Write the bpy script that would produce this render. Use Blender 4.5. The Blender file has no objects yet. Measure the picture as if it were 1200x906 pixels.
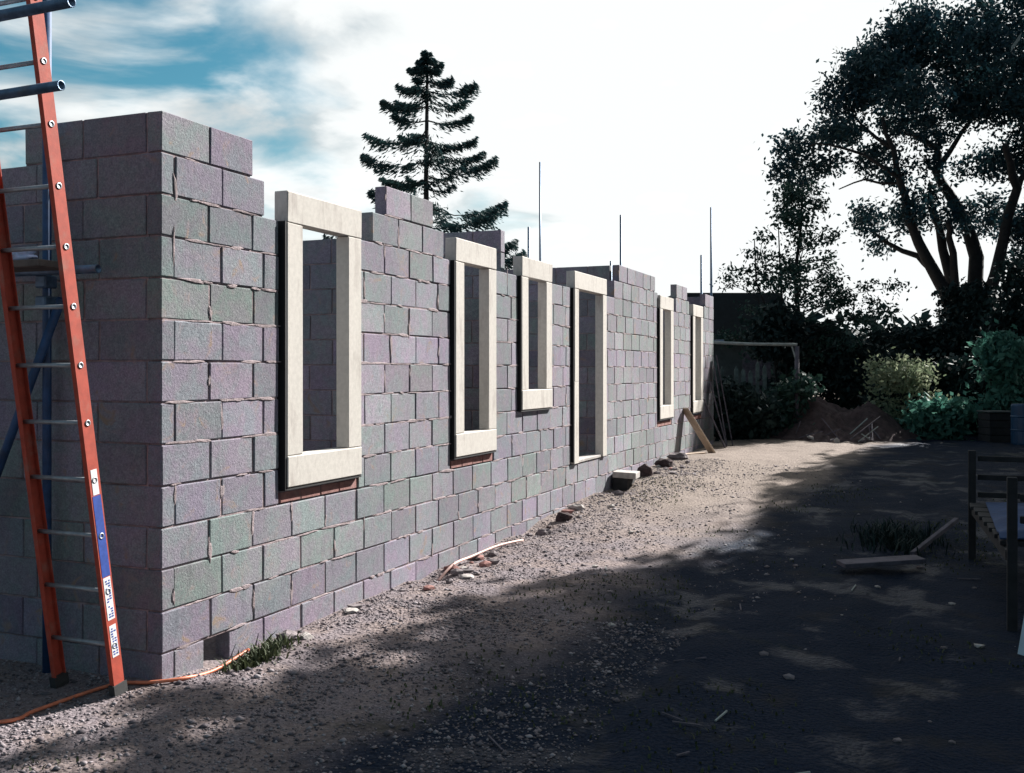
import bpy, bmesh, math, random
import numpy as np
from mathutils import Vector, Matrix, noise, Euler

SC = bpy.context.scene
COL = SC.collection
rnd = random.Random(7)
nrs = np.random.RandomState(11)

# ------------------------------------------------------------------ camera
F = 1193.0                                   # focal length in photograph pixels (1200 wide)
CX, CY, CZ = 3.825, -4.326, 1.67
RX, RY = .924, .3825                         # camera right in plan
FX, FY = -.3825, .924                        # camera forward in plan
cd = bpy.data.cameras.new('camera')
cam = bpy.data.objects.new('camera', cd); COL.objects.link(cam)
cam.location = (CX, CY, CZ)
cam.rotation_euler = (math.radians(90), 0, math.atan2(-FX, FY))
cd.sensor_fit = 'HORIZONTAL'; cd.sensor_width = 36.0
cd.lens = 36.0 * F / 1200.0
cd.shift_y = -18.0 / 1200.0
cd.clip_start = .05; cd.clip_end = 3000
SC.camera = cam

# ------------------------------------------------------------------ light
SUN = Vector((.56, 1.42, 1.0)).normalized()
ELEV = math.asin(SUN.z); ROT = math.atan2(SUN.x, SUN.y)
EXPOSURE = 1.5
SC.view_settings.view_transform = 'Standard'
SC.view_settings.look = 'None'
SC.view_settings.exposure = EXPOSURE
SC.view_settings.gamma = 1
sd = bpy.data.lights.new('sun', 'SUN'); sd.energy = 5.0; sd.angle = math.radians(.5); sd.color = (1, .965, .925)
sun = bpy.data.objects.new('sun', sd); COL.objects.link(sun)
sun.rotation_euler = SUN.to_track_quat('Z', 'Y').to_euler()
sun.location = (20, 30, 40)

world = bpy.data.worlds.new('World'); SC.world = world; world.use_nodes = True
def sky_nodes():
    nt = world.node_tree; nt.nodes.clear(); N = nt.nodes.new; L = nt.links.new
    out = N('ShaderNodeOutputWorld'); bg = N('ShaderNodeBackground'); bg.inputs[1].default_value = .05
    sky = N('ShaderNodeTexSky'); sky.sky_type = 'NISHITA'; sky.sun_disc = False
    sky.sun_elevation = ELEV; sky.sun_rotation = ROT; sky.air_density = 1.0; sky.dust_density = .6; sky.ozone_density = 1.0
    tint = N('ShaderNodeMix'); tint.data_type = 'RGBA'; tint.blend_type = 'MULTIPLY'; tint.inputs[0].default_value = 1
    tint.inputs[7].default_value = (.30, .66, .64, 1); L(sky.outputs[0], tint.inputs[6])
    tc = N('ShaderNodeTexCoord')
    nrm = N('ShaderNodeVectorMath'); nrm.operation = 'NORMALIZE'; L(tc.outputs['Generated'], nrm.inputs[0])
    dot = N('ShaderNodeVectorMath'); dot.operation = 'DOT_PRODUCT'; L(nrm.outputs[0], dot.inputs[0]); dot.inputs[1].default_value = SUN
    glare = N('ShaderNodeMapRange'); glare.interpolation_type = 'SMOOTHSTEP'; L(dot.outputs['Value'], glare.inputs[0])
    glare.inputs[1].default_value = .535; glare.inputs[2].default_value = .65; glare.inputs[3].default_value = 0; glare.inputs[4].default_value = 1
    sep = N('ShaderNodeSeparateXYZ'); L(nrm.outputs[0], sep.inputs[0])
    zz = N('ShaderNodeMath'); zz.operation = 'ADD'; L(sep.outputs[2], zz.inputs[0]); zz.inputs[1].default_value = .18
    dv = N('ShaderNodeVectorMath'); dv.operation = 'DIVIDE'; L(nrm.outputs[0], dv.inputs[0])
    cb = N('ShaderNodeCombineXYZ'); [L(zz.outputs[0], cb.inputs[i]) for i in (0, 1)]; cb.inputs[2].default_value = 1; L(cb.outputs[0], dv.inputs[1])
    nz = N('ShaderNodeTexNoise'); nz.inputs['Scale'].default_value = 1.9; nz.inputs['Detail'].default_value = 7; nz.inputs['Roughness'].default_value = .52; nz.inputs['Distortion'].default_value = .35
    off = N('ShaderNodeVectorMath'); off.operation = 'ADD'; L(dv.outputs[0], off.inputs[0]); off.inputs[1].default_value = (3.1, 1.7, 0); L(off.outputs[0], nz.inputs['Vector'])
    gn = N('ShaderNodeMath'); gn.operation = 'MULTIPLY_ADD'; L(nz.outputs[0], gn.inputs[0]); gn.inputs[1].default_value = .34; L(dot.outputs['Value'], gn.inputs[2])
    gs = N('ShaderNodeMath'); gs.operation = 'SUBTRACT'; L(gn.outputs[0], gs.inputs[0]); gs.inputs[1].default_value = .17; L(gs.outputs[0], glare.inputs[0])
    cl = N('ShaderNodeMapRange'); cl.interpolation_type = 'SMOOTHSTEP'; L(nz.outputs[0], cl.inputs[0])
    cl.inputs[1].default_value = .44; cl.inputs[2].default_value = .64
    mx = N('ShaderNodeMath'); mx.operation = 'MAXIMUM'; L(cl.outputs[0], mx.inputs[0]); L(glare.outputs[0], mx.inputs[1])
    hz = N('ShaderNodeMapRange'); hz.interpolation_type = 'SMOOTHSTEP'; L(sep.outputs[2], hz.inputs[0]); hz.inputs[1].default_value = .23; hz.inputs[2].default_value = .10
    m0 = mx; mx = N('ShaderNodeMath'); mx.operation = 'MAXIMUM'; L(m0.outputs[0], mx.inputs[0]); L(hz.outputs[0], mx.inputs[1])
    # clouds are bright towards the sun, duller away from it
    cv = N('ShaderNodeMapRange'); L(dot.outputs['Value'], cv.inputs[0]); cv.inputs[1].default_value = -.3; cv.inputs[2].default_value = .5
    cv.inputs[3].default_value = 1.7; cv.inputs[4].default_value = 7.2
    n2 = N('ShaderNodeTexNoise'); n2.inputs['Scale'].default_value = 3.4; n2.inputs['Detail'].default_value = 5; L(off.outputs[0], n2.inputs['Vector'])
    sh = N('ShaderNodeMapRange'); L(n2.outputs[0], sh.inputs[0]); sh.inputs[1].default_value = .38; sh.inputs[2].default_value = .6; sh.inputs[3].default_value = .74; sh.inputs[4].default_value = 1.04
    sg = N('ShaderNodeMath'); sg.operation = 'MAXIMUM'; L(sh.outputs[0], sg.inputs[0]); L(glare.outputs[0], sg.inputs[1])
    cw = N('ShaderNodeMath'); cw.operation = 'MULTIPLY'; L(cv.outputs[0], cw.inputs[0]); L(sg.outputs[0], cw.inputs[1])
    cc = N('ShaderNodeCombineColor'); L(cw.outputs[0], cc.inputs[1]); L(cw.outputs[0], cc.inputs[2])
    cr = N('ShaderNodeMath'); cr.operation = 'MULTIPLY'; L(cw.outputs[0], cr.inputs[0]); cr.inputs[1].default_value = .97; L(cr.outputs[0], cc.inputs[0])
    mix = N('ShaderNodeMix'); mix.data_type = 'RGBA'; L(mx.outputs[0], mix.inputs[0]); L(tint.outputs[2], mix.inputs[6]); L(cc.outputs[0], mix.inputs[7])
    L(mix.outputs[2], bg.inputs[0]); L(bg.outputs[0], out.inputs[0])
sky_nodes()

# ------------------------------------------------------------------ helpers
def P(u, v, Z):
    """world point that is Z metres ahead of the camera on the sight line of photograph pixel (u, v)"""
    X = (u - 600) / F * Z
    return Vector((CX + X * RX + Z * FX, CY + X * RY + Z * FY, CZ + (435 - v) / F * Z))

def PY(u, v, y):
    c = (u - 600) / F; return P(u, v, (y - CY) / (c * RY + FY))

def smooth(a, b, t):
    t = min(1, max(0, (t - a) / (b - a))); return t * t * (3 - 2 * t)

def ground_h(x, y):
    h = .31 * smooth(1.8, 12.5, y)
    d = math.hypot(x - 3, y - 6)
    fade = 1 - smooth(25, 60, d)
    if fade > 0:
        rough = .045 if x < 1.6 else .028
        h += fade * (rough * noise.noise((x * .9, y * .9, 3.3)) + .016 * noise.noise((x * 3.1, y * 3.1, 9.1)) + .007 * noise.noise((x * 9, y * 9, 1.1)))
        h += .03 * math.exp(-((x - .75) / .5) ** 2) * fade * (.5 + .5 * noise.noise((y * .7, 2.2, .4)))
        for xr in (2.25, 3.75):                                  # wheel tracks
            q = x - xr - .25 * math.sin(y * .35 + xr); h += fade * (.02 * math.exp(-((abs(q) - .2) / .07) ** 2) - .03 * math.exp(-(q / .13) ** 2)) * (.6 + .6 * noise.noise((y * .8, xr, 2)))
        h -= .075 * math.exp(-((x - .12) ** 2 / .03 + (y - .5) ** 2 / .05))      # scrape by the gap in the bottom course
        h -= .09 * math.exp(-((x - .12) ** 2 / .012 + (y - 3.0) ** 2 / .02))
        h -= .10 * math.exp(-((x - .15) ** 2 / .03 + (y - 5.25) ** 2 / .06))
        h -= .08 * math.exp(-((x - .15) ** 2 / .04 + (y - 8.0) ** 2 / .12))
    return h

def G(x, y, dz=0): return Vector((x, y, ground_h(x, y) + dz))

class MB:
    def __init__(s): s.v = []; s.f = []
    def add(s, vs, fs):
        o = len(s.v); s.v += [tuple(v) for v in vs]; s.f += [tuple(i + o for i in f) for f in fs]; return s
    def box(s, x0, x1, y0, y1, z0, z1, c=0, jit=0, r=None):
        vs, fs = chamfer_box(x0, x1, y0, y1, z0, z1, c)
        if jit:
            r = r or rnd
            vs = [(a + r.uniform(-jit, jit), b + r.uniform(-jit, jit), d + r.uniform(-jit, jit)) for a, b, d in vs]
        return s.add(vs, fs)
    def obox(s, M, sx, sy, sz, c=0):
        vs, fs = chamfer_box(-sx / 2, sx / 2, -sy / 2, sy / 2, -sz / 2, sz / 2, c)
        return s.add([M @ Vector(v) for v in vs], fs)
    def bar(s, a, b, w, t, up=(0, 0, 1), c=0):
        """rectangular bar from a to b, w wide across, t thick along up"""
        a, b = Vector(a), Vector(b); d = (b - a); l = d.length; d.normalize()
        u = Vector(up); n = d.cross(u).normalized(); u = n.cross(d).normalized()
        M = Matrix((d, n, u)).transposed().to_4x4(); M.translation = (a + b) / 2
        return s.obox(M, l, w, t, c)
    def tube(s, pts, r, n=10, hollow=0, caps=True, depth=.12):
        pts = [Vector(p) for p in pts]; rr = r if isinstance(r, (list, tuple)) else [r] * len(pts)
        rings = []; prev = None; vs = []; fs = []
        for i, p in enumerate(pts):
            d = (pts[min(i + 1, len(pts) - 1)] - pts[max(i - 1, 0)]).normalized()
            if prev is None:
                ref = Vector((0, 0, 1)) if abs(d.z) < .9 else Vector((1, 0, 0)); a = d.cross(ref).normalized()
            else: a = (prev - d * prev.dot(d)).normalized()
            prev = a; b = d.cross(a)
            for k in range(n):
                q = 2 * math.pi * k / n; vs.append(p + (a * math.cos(q) + b * math.sin(q)) * rr[i])
        m = len(pts)
        for i in range(m - 1):
            for k in range(n): fs.append((i * n + k, i * n + (k + 1) % n, (i + 1) * n + (k + 1) % n, (i + 1) * n + k))
        if hollow:
            o = len(vs)
            for e, i in ((0, 0), (1, m - 1)):
                d = (pts[1] - pts[0]).normalized() if e == 0 else (pts[-2] - pts[-1]).normalized()
                for k in range(n): vs.append(pts[i] + (vs[i * n + k] - pts[i]) * hollow)
                for k in range(n): vs.append(pts[i] + d * depth + (vs[i * n + k] - pts[i]) * hollow)
                q = o + e * 2 * n
                for k in range(n):
                    k2 = (k + 1) % n
                    fs.append((i * n + k, q + k, q + k2, i * n + k2)); fs.append((q + k, q + n + k, q + n + k2, q + k2))
                fs.append(tuple(q + n + k for k in range(n)))
        elif caps:
            fs.append(tuple(range(n))[::-1]); fs.append(tuple((m - 1) * n + k for k in range(n)))
        return s.add(vs, fs)
    def mesh(s, name, smooth_=False):
        me = bpy.data.meshes.new(name); me.from_pydata(s.v, [], s.f)
        bm = bmesh.new(); bm.from_mesh(me); bmesh.ops.recalc_face_normals(bm, faces=bm.faces); bm.to_mesh(me); bm.free()
        if smooth_: me.polygons.foreach_set('use_smooth', [True] * len(me.polygons))
        return me
    def build(s, name, mat, parent=None, smooth_=False):
        me = s.mesh(name, smooth_); me.materials.append(mat); return link(name, me, parent)

def chamfer_box(x0, x1, y0, y1, z0, z1, c):
    if c <= 0:
        vs = [(x, y, z) for x in (x0, x1) for y in (y0, y1) for z in (z0, z1)]
        return vs, [(0, 1, 3, 2), (4, 6, 7, 5), (0, 4, 5, 1), (2, 3, 7, 6), (0, 2, 6, 4), (1, 5, 7, 3)]
    vs = []; idx = {}
    for ix, x in ((0, x0), (1, x1)):
        for iy, y in ((0, y0), (1, y1)):
            for iz, z in ((0, z0), (1, z1)):
                sx, sy, sz = (c if ix == 0 else -c), (c if iy == 0 else -c), (c if iz == 0 else -c)
                for ax, p in ((0, (x, y + sy, z + sz)), (1, (x + sx, y, z + sz)), (2, (x + sx, y + sy, z))):
                    idx[(ix, iy, iz, ax)] = len(vs); vs.append(p)
    fs = []
    for ax in range(3):
        o = [a for a in range(3) if a != ax]
        for e in (0, 1):
            q = []
            for a, b in ((0, 0), (1, 0), (1, 1), (0, 1)):
                k = [0, 0, 0]; k[ax] = e; k[o[0]] = a; k[o[1]] = b; q.append(idx[(*k, ax)])
            fs.append(tuple(q))
        for a in (0, 1):
            for b in (0, 1):
                k0 = [0, 0, 0]; k0[o[0]] = a; k0[o[1]] = b; k1 = list(k0); k1[ax] = 1
                fs.append((idx[(*k0, o[0])], idx[(*k1, o[0])], idx[(*k1, o[1])], idx[(*k0, o[1])]))
    for a in (0, 1):
        for b in (0, 1):
            for d in (0, 1): fs.append((idx[(a, b, d, 0)], idx[(a, b, d, 1)], idx[(a, b, d, 2)]))
    return vs, fs

def link(name, me, parent=None):
    o = bpy.data.objects.new(name, me); COL.objects.link(o)
    if parent: o.parent = parent
    return o
def empty(name, loc=(0, 0, 0), parent=None, rz=0):
    o = bpy.data.objects.new(name, None); COL.objects.link(o); o.location = loc; o.rotation_euler.z = rz
    o.empty_display_size = .2
    if parent: o.parent = parent
    return o
def tag(o, label=None, cat=None, group=None, kind=None):
    if label: o['label'] = label
    if cat: o['category'] = cat
    if group: o['group'] = group
    if kind: o['kind'] = kind
    return o
def raw_mesh(name, V, Fq, mat=None, smooth_=False):
    """fast mesh from numpy: V (n,3), Fq (m,k) all faces with k corners"""
    me = bpy.data.meshes.new(name); n, (m, k) = len(V), Fq.shape
    me.vertices.add(n); me.vertices.foreach_set('co', np.asarray(V, np.float32).ravel())
    me.loops.add(m * k); me.loops.foreach_set('vertex_index', Fq.astype(np.int32).ravel())
    me.polygons.add(m); me.polygons.foreach_set('loop_start', np.arange(0, m * k, k, dtype=np.int32))
    if smooth_: me.polygons.foreach_set('use_smooth', np.ones(m, bool))
    me.update(calc_edges=True); me.validate()
    if mat: me.materials.append(mat)
    return me

# ------------------------------------------------------------------ materials
def mat_new(name):
    m = bpy.data.materials.new(name); m.use_nodes = True; nt = m.node_tree; nt.nodes.clear()
    out = nt.nodes.new('ShaderNodeOutputMaterial'); b = nt.nodes.new('ShaderNodeBsdfPrincipled')
    nt.links.new(b.outputs[0], out.inputs[0]); return m, nt, b
def node(nt, t, **kw):
    n = nt.nodes.new(t)
    for k, v in kw.items(): setattr(n, k, v)
    return n
def mixc(nt, fac, a, b, blend='MIX'):
    m = node(nt, 'ShaderNodeMix', data_type='RGBA', blend_type=blend)
    for i, v in ((0, fac), (6, a), (7, b)):
        if isinstance(v, (int, float)): m.inputs[i].default_value = v
        elif isinstance(v, (tuple, list)): m.inputs[i].default_value = (*v[:3], 1)
        else: nt.links.new(v, m.inputs[i])
    return m.outputs[2]
def noise_tex(nt, vec, scale, detail=4, rough=.55, dist=0):
    n = node(nt, 'ShaderNodeTexNoise'); n.inputs['Scale'].default_value = scale; n.inputs['Detail'].default_value = detail
    n.inputs['Roughness'].default_value = rough; n.inputs['Distortion'].default_value = dist
    if vec is not None: nt.links.new(vec, n.inputs['Vector'])
    return n.outputs[0]
def rng(nt, v, a, b, c=0, d=1):
    n = node(nt, 'ShaderNodeMapRange', interpolation_type='SMOOTHSTEP'); nt.links.new(v, n.inputs[0])
    for i, q in enumerate((a, b, c, d)): n.inputs[i + 1].default_value = q
    return n.outputs[0]
def bump(nt, b, h, dist, strength=1):
    n = node(nt, 'ShaderNodeBump'); n.inputs['Strength'].default_value = strength; n.inputs['Distance'].default_value = dist
    nt.links.new(h, n.inputs['Height']); nt.links.new(n.outputs[0], b.inputs['Normal'])

def simple(name, col, rough=.7, var=.15, scale=8, bmp=.002, metal=0, dirt=None, dirt_amt=.4, streak=0):
    m, nt, b = mat_new(name); g = node(nt, 'ShaderNodeNewGeometry').outputs['Position']
    if streak:
        mp = node(nt, 'ShaderNodeMapping'); mp.inputs['Scale'].default_value = (1, 1, streak); nt.links.new(g, mp.inputs[0]); gd = mp.outputs[0]
    else: gd = g
    n = noise_tex(nt, g, scale, 5, .6)
    c = mixc(nt, rng(nt, n, .3, .7), [q * (1 - var) for q in col], [min(1, q * (1 + var)) for q in col])
    if dirt:
        n2 = noise_tex(nt, gd, scale * .37, 6, .65)
        c = mixc(nt, rng(nt, n2, .5, .72, 0, dirt_amt), c, dirt)
    nt.links.new(c, b.inputs['Base Color']); b.inputs['Roughness'].default_value = rough; b.inputs['Metallic'].default_value = metal
    if bmp: bump(nt, b, noise_tex(nt, g, scale * 6, 4, .6), bmp)
    return m

def block_mat(name, source):
    m, nt, b = mat_new(name); L = nt.links.new
    g = node(nt, 'ShaderNodeNewGeometry').outputs['Position']
    if source == 'object': tint = node(nt, 'ShaderNodeObjectInfo').outputs['Color']
    else: tint = node(nt, 'ShaderNodeVertexColor', layer_name='Col').outputs['Color']
    coarse = noise_tex(nt, g, 95, 3, .7)
    c = mixc(nt, rng(nt, coarse, .3, .72), mixc(nt, 1.0, tint, (.72, .72, .74), 'MULTIPLY'), mixc(nt, 1.0, tint, (1.2, 1.2, 1.18), 'MULTIPLY'))
    pits = node(nt, 'ShaderNodeTexVoronoi'); pits.inputs['Scale'].default_value = 120; L(g, pits.inputs['Vector'])
    pn = noise_tex(nt, g, 21, 3)
    pm = node(nt, 'ShaderNodeMath', operation='MULTIPLY'); L(rng(nt, pits.outputs['Distance'], .28, .12), pm.inputs[0]); L(rng(nt, pn, .5, .66), pm.inputs[1])
    c = mixc(nt, pm.outputs[0], c, (.05, .045, .05))
    m1 = noise_tex(nt, g, 5.5, 5, .6, .3); m2 = noise_tex(nt, g, 28, 3, .6)
    c = mixc(nt, rng(nt, m1, .40, .64, 0, .75), c, mixc(nt, 1.0, c, (1.08, .93, 1.10), 'MULTIPLY'))
    c = mixc(nt, rng(nt, m1, .56, .36, 0, .75), c, mixc(nt, 1.0, c, (.90, 1.06, 1.06), 'MULTIPLY'))
    c = mixc(nt, rng(nt, m2, .35, .65), mixc(nt, 1.0, c, (.9, .9, .92), 'MULTIPLY'), mixc(nt, 1.0, c, (1.08, 1.08, 1.08), 'MULTIPLY'))
    big = noise_tex(nt, g, .55, 4, .55); c = mixc(nt, rng(nt, big, .35, .65), mixc(nt, 1.0, c, (.86, .87, .88), 'MULTIPLY'), mixc(nt, 1.0, c, (1.1, 1.1, 1.08), 'MULTIPLY'))
    dn = node(nt, 'ShaderNodeMapping'); dn.inputs['Scale'].default_value = (1, 1, .18); L(g, dn.inputs[0]); dd = noise_tex(nt, dn.outputs[0], 7, 5, .65)
    c = mixc(nt, rng(nt, dd, .56, .74, 0, .55), c, mixc(nt, 1.0, c, (.55, .55, .57), 'MULTIPLY'))
    # smeared mortar and rusty dust
    s1 = noise_tex(nt, g, 6.5, 6, .65, .9); c = mixc(nt, rng(nt, s1, .54, .70, 0, .5), c, (.27, .195, .205))
    s2 = noise_tex(nt, g, 1.7, 5, .6, .4); c = mixc(nt, rng(nt, s2, .58, .76, 0, .45), c, (.21, .235, .215))
    s3 = noise_tex(nt, g, 6.5, 4, .6, 1.0); c = mixc(nt, rng(nt, s3, .62, .74, 0, .6), c, (.24, .17, .09))
    L(c, b.inputs['Base Color']); b.inputs['Roughness'].default_value = .95
    ad = node(nt, 'ShaderNodeMath', operation='SUBTRACT'); L(noise_tex(nt, g, 70, 5, .7), ad.inputs[0]); L(pm.outputs[0], ad.inputs[1])
    bump(nt, b, ad.outputs[0], .0045, .85)
    return m

M = {}
M['block'] = block_mat('concrete_block', 'object')
M['block_far'] = block_mat('concrete_block_far', 'vertex')
M['mortar'] = simple('mortar', (.27, .205, .21), .95, .35, 11, .004, dirt=(.045, .035, .04), dirt_amt=.8)
M['smear'] = simple('mortar_smears', (.27, .215, .22), .95, .25, 17, .004, dirt=(.17, .15, .155), dirt_amt=.8)
M['stone'] = simple('cast_stone', (.51, .48, .435), .88, .07, 30, .0016, dirt=(.34, .30, .27), dirt_amt=.75, streak=.22)
M['brick'] = simple('red_brick', (.24, .11, .095), .9, .25, 18, .003, dirt=(.27, .2, .19), dirt_amt=.5)
M['orange'] = simple('orange_fibreglass', (.36, .048, .024), .75, .14, 22, .0006, dirt=(.30, .12, .085), dirt_amt=.75)
M['alu'] = simple('ladder_metal', (.30, .32, .34), .5, .15, 30, .0004, metal=.6)
M['rubber'] = simple('black_rubber', (.03, .03, .03), .8, .2, 30, .001)
M['membrane'] = simple('black_membrane', (.008, .008, .009), .8, .2, 20, .001)
M['white_label'] = simple('white_sticker', (.72, .72, .72), .5, .06, 50, 0, dirt=(.4, .36, .36), dirt_amt=.5)
M['blue_label'] = simple('blue_sticker', (.03, .07, .30), .5, .15, 50, 0)
M['galv'] = simple('galvanised_tube', (.10, .16, .24), .42, .25, 16, .0006, metal=.55, dirt=(.20, .18, .17), dirt_amt=.5)
M['blue_tube'] = simple('blue_painted_tube', (.016, .055, .14), .6, .3, 14, .0005, dirt=(.06, .065, .075), dirt_amt=.6)
M['board'] = simple('scaffold_timber', (.10, .085, .075), .9, .3, 12, .002)
M['plank'] = simple('new_timber', (.40, .30, .22), .8, .12, 16, .001)
M['old_timber'] = simple('weathered_timber', (.085, .075, .095), .9, .3, 10, .002)
M['dark_timber'] = simple('dark_timber', (.016, .016, .018), .9, .3, 10, .002)
M['pale_timber'] = simple('pale_timber', (.25, .28, .27), .85, .2, 9, .002)
M['green_timber'] = simple('weathered_picket', (.08, .115, .115), .9, .35, 9, .002, dirt=(.025, .04, .03), dirt_amt=.8)
M['tarp'] = simple('blue_sheet', (.015, .05, .14), .85, .2, 9, .003)
M['pale_panel'] = simple('pale_panel', (.42, .55, .62), .5, .08, 9, .0006)
M['hose'] = simple('orange_hose', (.55, .16, .08), .5, .15, 20, 0, dirt=(.45, .33, .28), dirt_amt=.5)
M['pink_hose'] = simple('pale_hose', (.60, .38, .33), .6, .15, 20, 0)
M['soil'] = simple('red_brown_soil', (.055, .034, .036), 1, .4, 9, .03, dirt=(.085, .06, .058), dirt_amt=.6)
M['rubble'] = simple('rubble', (.16, .135, .14), .95, .35, 14, .004)
M['white_rubble'] = simple('pale_rubble', (.36, .33, .31), .95, .2, 14, .004)
M['bark'] = simple('bark', (.020, .019, .019), .95, .35, 6, .02)
M['slate'] = simple('slate_roof', (.007, .011, .013), .95, .25, 9, .003)
M['render'] = simple('outbuilding_wall', (.06, .07, .07), .9, .2, 4, .003)
M['plastic'] = simple('crumpled_plastic', (.45, .52, .72), .3, .2, 20, .002)
M['blue_drum'] = simple('blue_drum', (.012, .05, .11), .5, .15, 8, .0005)

def leaf_mat(name, a, b_, trans=.25):
    m, nt, b = mat_new(name); L = nt.links.new
    r = node(nt, 'ShaderNodeNewGeometry').outputs['Random Per Island']
    g = node(nt, 'ShaderNodeNewGeometry').outputs['Position']
    n = noise_tex(nt, g, .9, 3)
    f = node(nt, 'ShaderNodeMath', operation='MULTIPLY_ADD'); L(r, f.inputs[0]); f.inputs[1].default_value = .6
    q = node(nt, 'ShaderNodeMath', operation='MULTIPLY_ADD'); L(n, q.inputs[0]); q.inputs[1].default_value = 1.2; q.inputs[2].default_value = -.4
    L(q.outputs[0], f.inputs[2])
    c = mixc(nt, f.outputs[0], a, b_)
    L(c, b.inputs['Base Color']); b.inputs['Roughness'].default_value = .7; b.inputs['Specular IOR Level'].default_value = .2
    if trans:
        t = node(nt, 'ShaderNodeBsdfTranslucent'); L(c, t.inputs[0]); mx = node(nt, 'ShaderNodeMixShader'); mx.inputs[0].default_value = trans
        out = [x for x in nt.nodes if x.type == 'OUTPUT_MATERIAL'][0]
        L(b.outputs[0], mx.inputs[1]); L(t.outputs[0], mx.inputs[2]); L(mx.outputs[0], out.inputs[0])
    return m
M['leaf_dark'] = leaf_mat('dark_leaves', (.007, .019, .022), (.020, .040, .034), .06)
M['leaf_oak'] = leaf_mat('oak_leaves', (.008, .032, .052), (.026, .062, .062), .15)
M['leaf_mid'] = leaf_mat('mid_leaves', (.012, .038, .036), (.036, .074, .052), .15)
M['leaf_pale'] = leaf_mat('pale_leaves', (.12, .18, .10), (.38, .40, .27), .35)
M['leaf_teal'] = leaf_mat('bluish_fronds', (.035, .12, .095), (.11, .25, .19), .3)
M['needles'] = leaf_mat('fir_needles', (.012, .04, .05), (.03, .065, .06), .15)
M['weed'] = leaf_mat('weeds', (.03, .045, .02), (.07, .08, .04), .15)

def ground_mat():
    m, nt, b = mat_new('site_ground'); L = nt.links.new
    g = node(nt, 'ShaderNodeNewGeometry').outputs['Position']
    sep = node(nt, 'ShaderNodeSeparateXYZ'); L(g, sep.inputs[0])
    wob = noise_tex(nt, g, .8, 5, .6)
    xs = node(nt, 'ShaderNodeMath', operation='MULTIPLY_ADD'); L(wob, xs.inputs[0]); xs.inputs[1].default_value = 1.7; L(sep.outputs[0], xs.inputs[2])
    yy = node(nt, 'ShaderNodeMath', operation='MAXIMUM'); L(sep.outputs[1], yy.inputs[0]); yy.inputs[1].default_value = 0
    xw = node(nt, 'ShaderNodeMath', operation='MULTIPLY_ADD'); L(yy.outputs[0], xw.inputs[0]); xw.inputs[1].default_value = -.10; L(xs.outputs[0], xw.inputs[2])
    drive_shade = rng(nt, xw.outputs[0], 1.85, 2.7)  # driveway mask, its edge drawn in to follow the tree shade
    ys = node(nt, 'ShaderNodeMath', operation='MULTIPLY_ADD'); L(wob, ys.inputs[0]); ys.inputs[1].default_value = 5; L(sep.outputs[1], ys.inputs[2])
    far = rng(nt, ys.outputs[0], 6, 11)
    n1 = noise_tex(nt, g, 2.3, 6, .65); n2 = noise_tex(nt, g, 26, 4, .7); n3 = noise_tex(nt, g, 90, 3, .7)
    grav = mixc(nt, rng(nt, n3, .3, .7), (.075, .062, .07), (.25, .215, .225))
    dirt = mixc(nt, rng(nt, n2, .3, .7), (.135, .105, .10), (.245, .20, .19))
    near = mixc(nt, rng(nt, n1, .40, .60), grav, dirt)
    sand = mixc(nt, rng(nt, n2, .3, .7), (.15, .12, .105), (.24, .20, .17))
    near = mixc(nt, far, near, sand)
    shaded_tar = mixc(nt, rng(nt, n3, .35, .7), (.003, .008, .019), (.011, .021, .043))  # driveway tarmac, with the navy of the tree shade painted into its colour
    shaded_tar = mixc(nt, rng(nt, n1, .5, .7, 0, .6), shaded_tar, (.022, .022, .022))
    c = mixc(nt, drive_shade, near, shaded_tar)
    moss = noise_tex(nt, g, 1.1, 6, .7, .5)
    c = mixc(nt, rng(nt, moss, .6, .7, 0, .6), c, (.022, .028, .018))
    damp = noise_tex(nt, g, 1.5, 4, .6); wet = node(nt, 'ShaderNodeMath', operation='MULTIPLY'); L(rng(nt, damp, .5, .66), wet.inputs[0]); L(drive_shade, wet.inputs[1])
    b.inputs['Specular IOR Level'].default_value = .12
    L(c, b.inputs['Base Color']); L(rng(nt, wet.outputs[0], 0, 1, .95, .55), b.inputs['Roughness'])
    v = node(nt, 'ShaderNodeTexVoronoi'); v.inputs['Scale'].default_value = 38; L(g, v.inputs['Vector'])
    h = node(nt, 'ShaderNodeMath', operation='SUBTRACT'); L(n2, h.inputs[0]); L(v.outputs['Distance'], h.inputs[1])
    bump(nt, b, h.outputs[0], .013, .8)
    return m
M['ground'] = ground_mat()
def stone_mat():
    m, nt, b = mat_new('gravel_stones'); r = node(nt, 'ShaderNodeNewGeometry').outputs['Random Per Island']
    cr = node(nt, 'ShaderNodeValToRGB'); e = cr.color_ramp.elements
    e[0].color = (.045, .042, .05, 1); e[1].color = (.30, .27, .28, 1)
    for p, c in ((.35, (.12, .10, .11, 1)), (.6, (.19, .155, .16, 1)), (.85, (.24, .21, .22, 1))):
        q = e.new(p); q.color = c
    nt.links.new(r, cr.inputs[0]); nt.links.new(cr.outputs[0], b.inputs['Base Color']); b.inputs['Roughness'].default_value = .9
    return m
M['stones'] = stone_mat()

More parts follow.
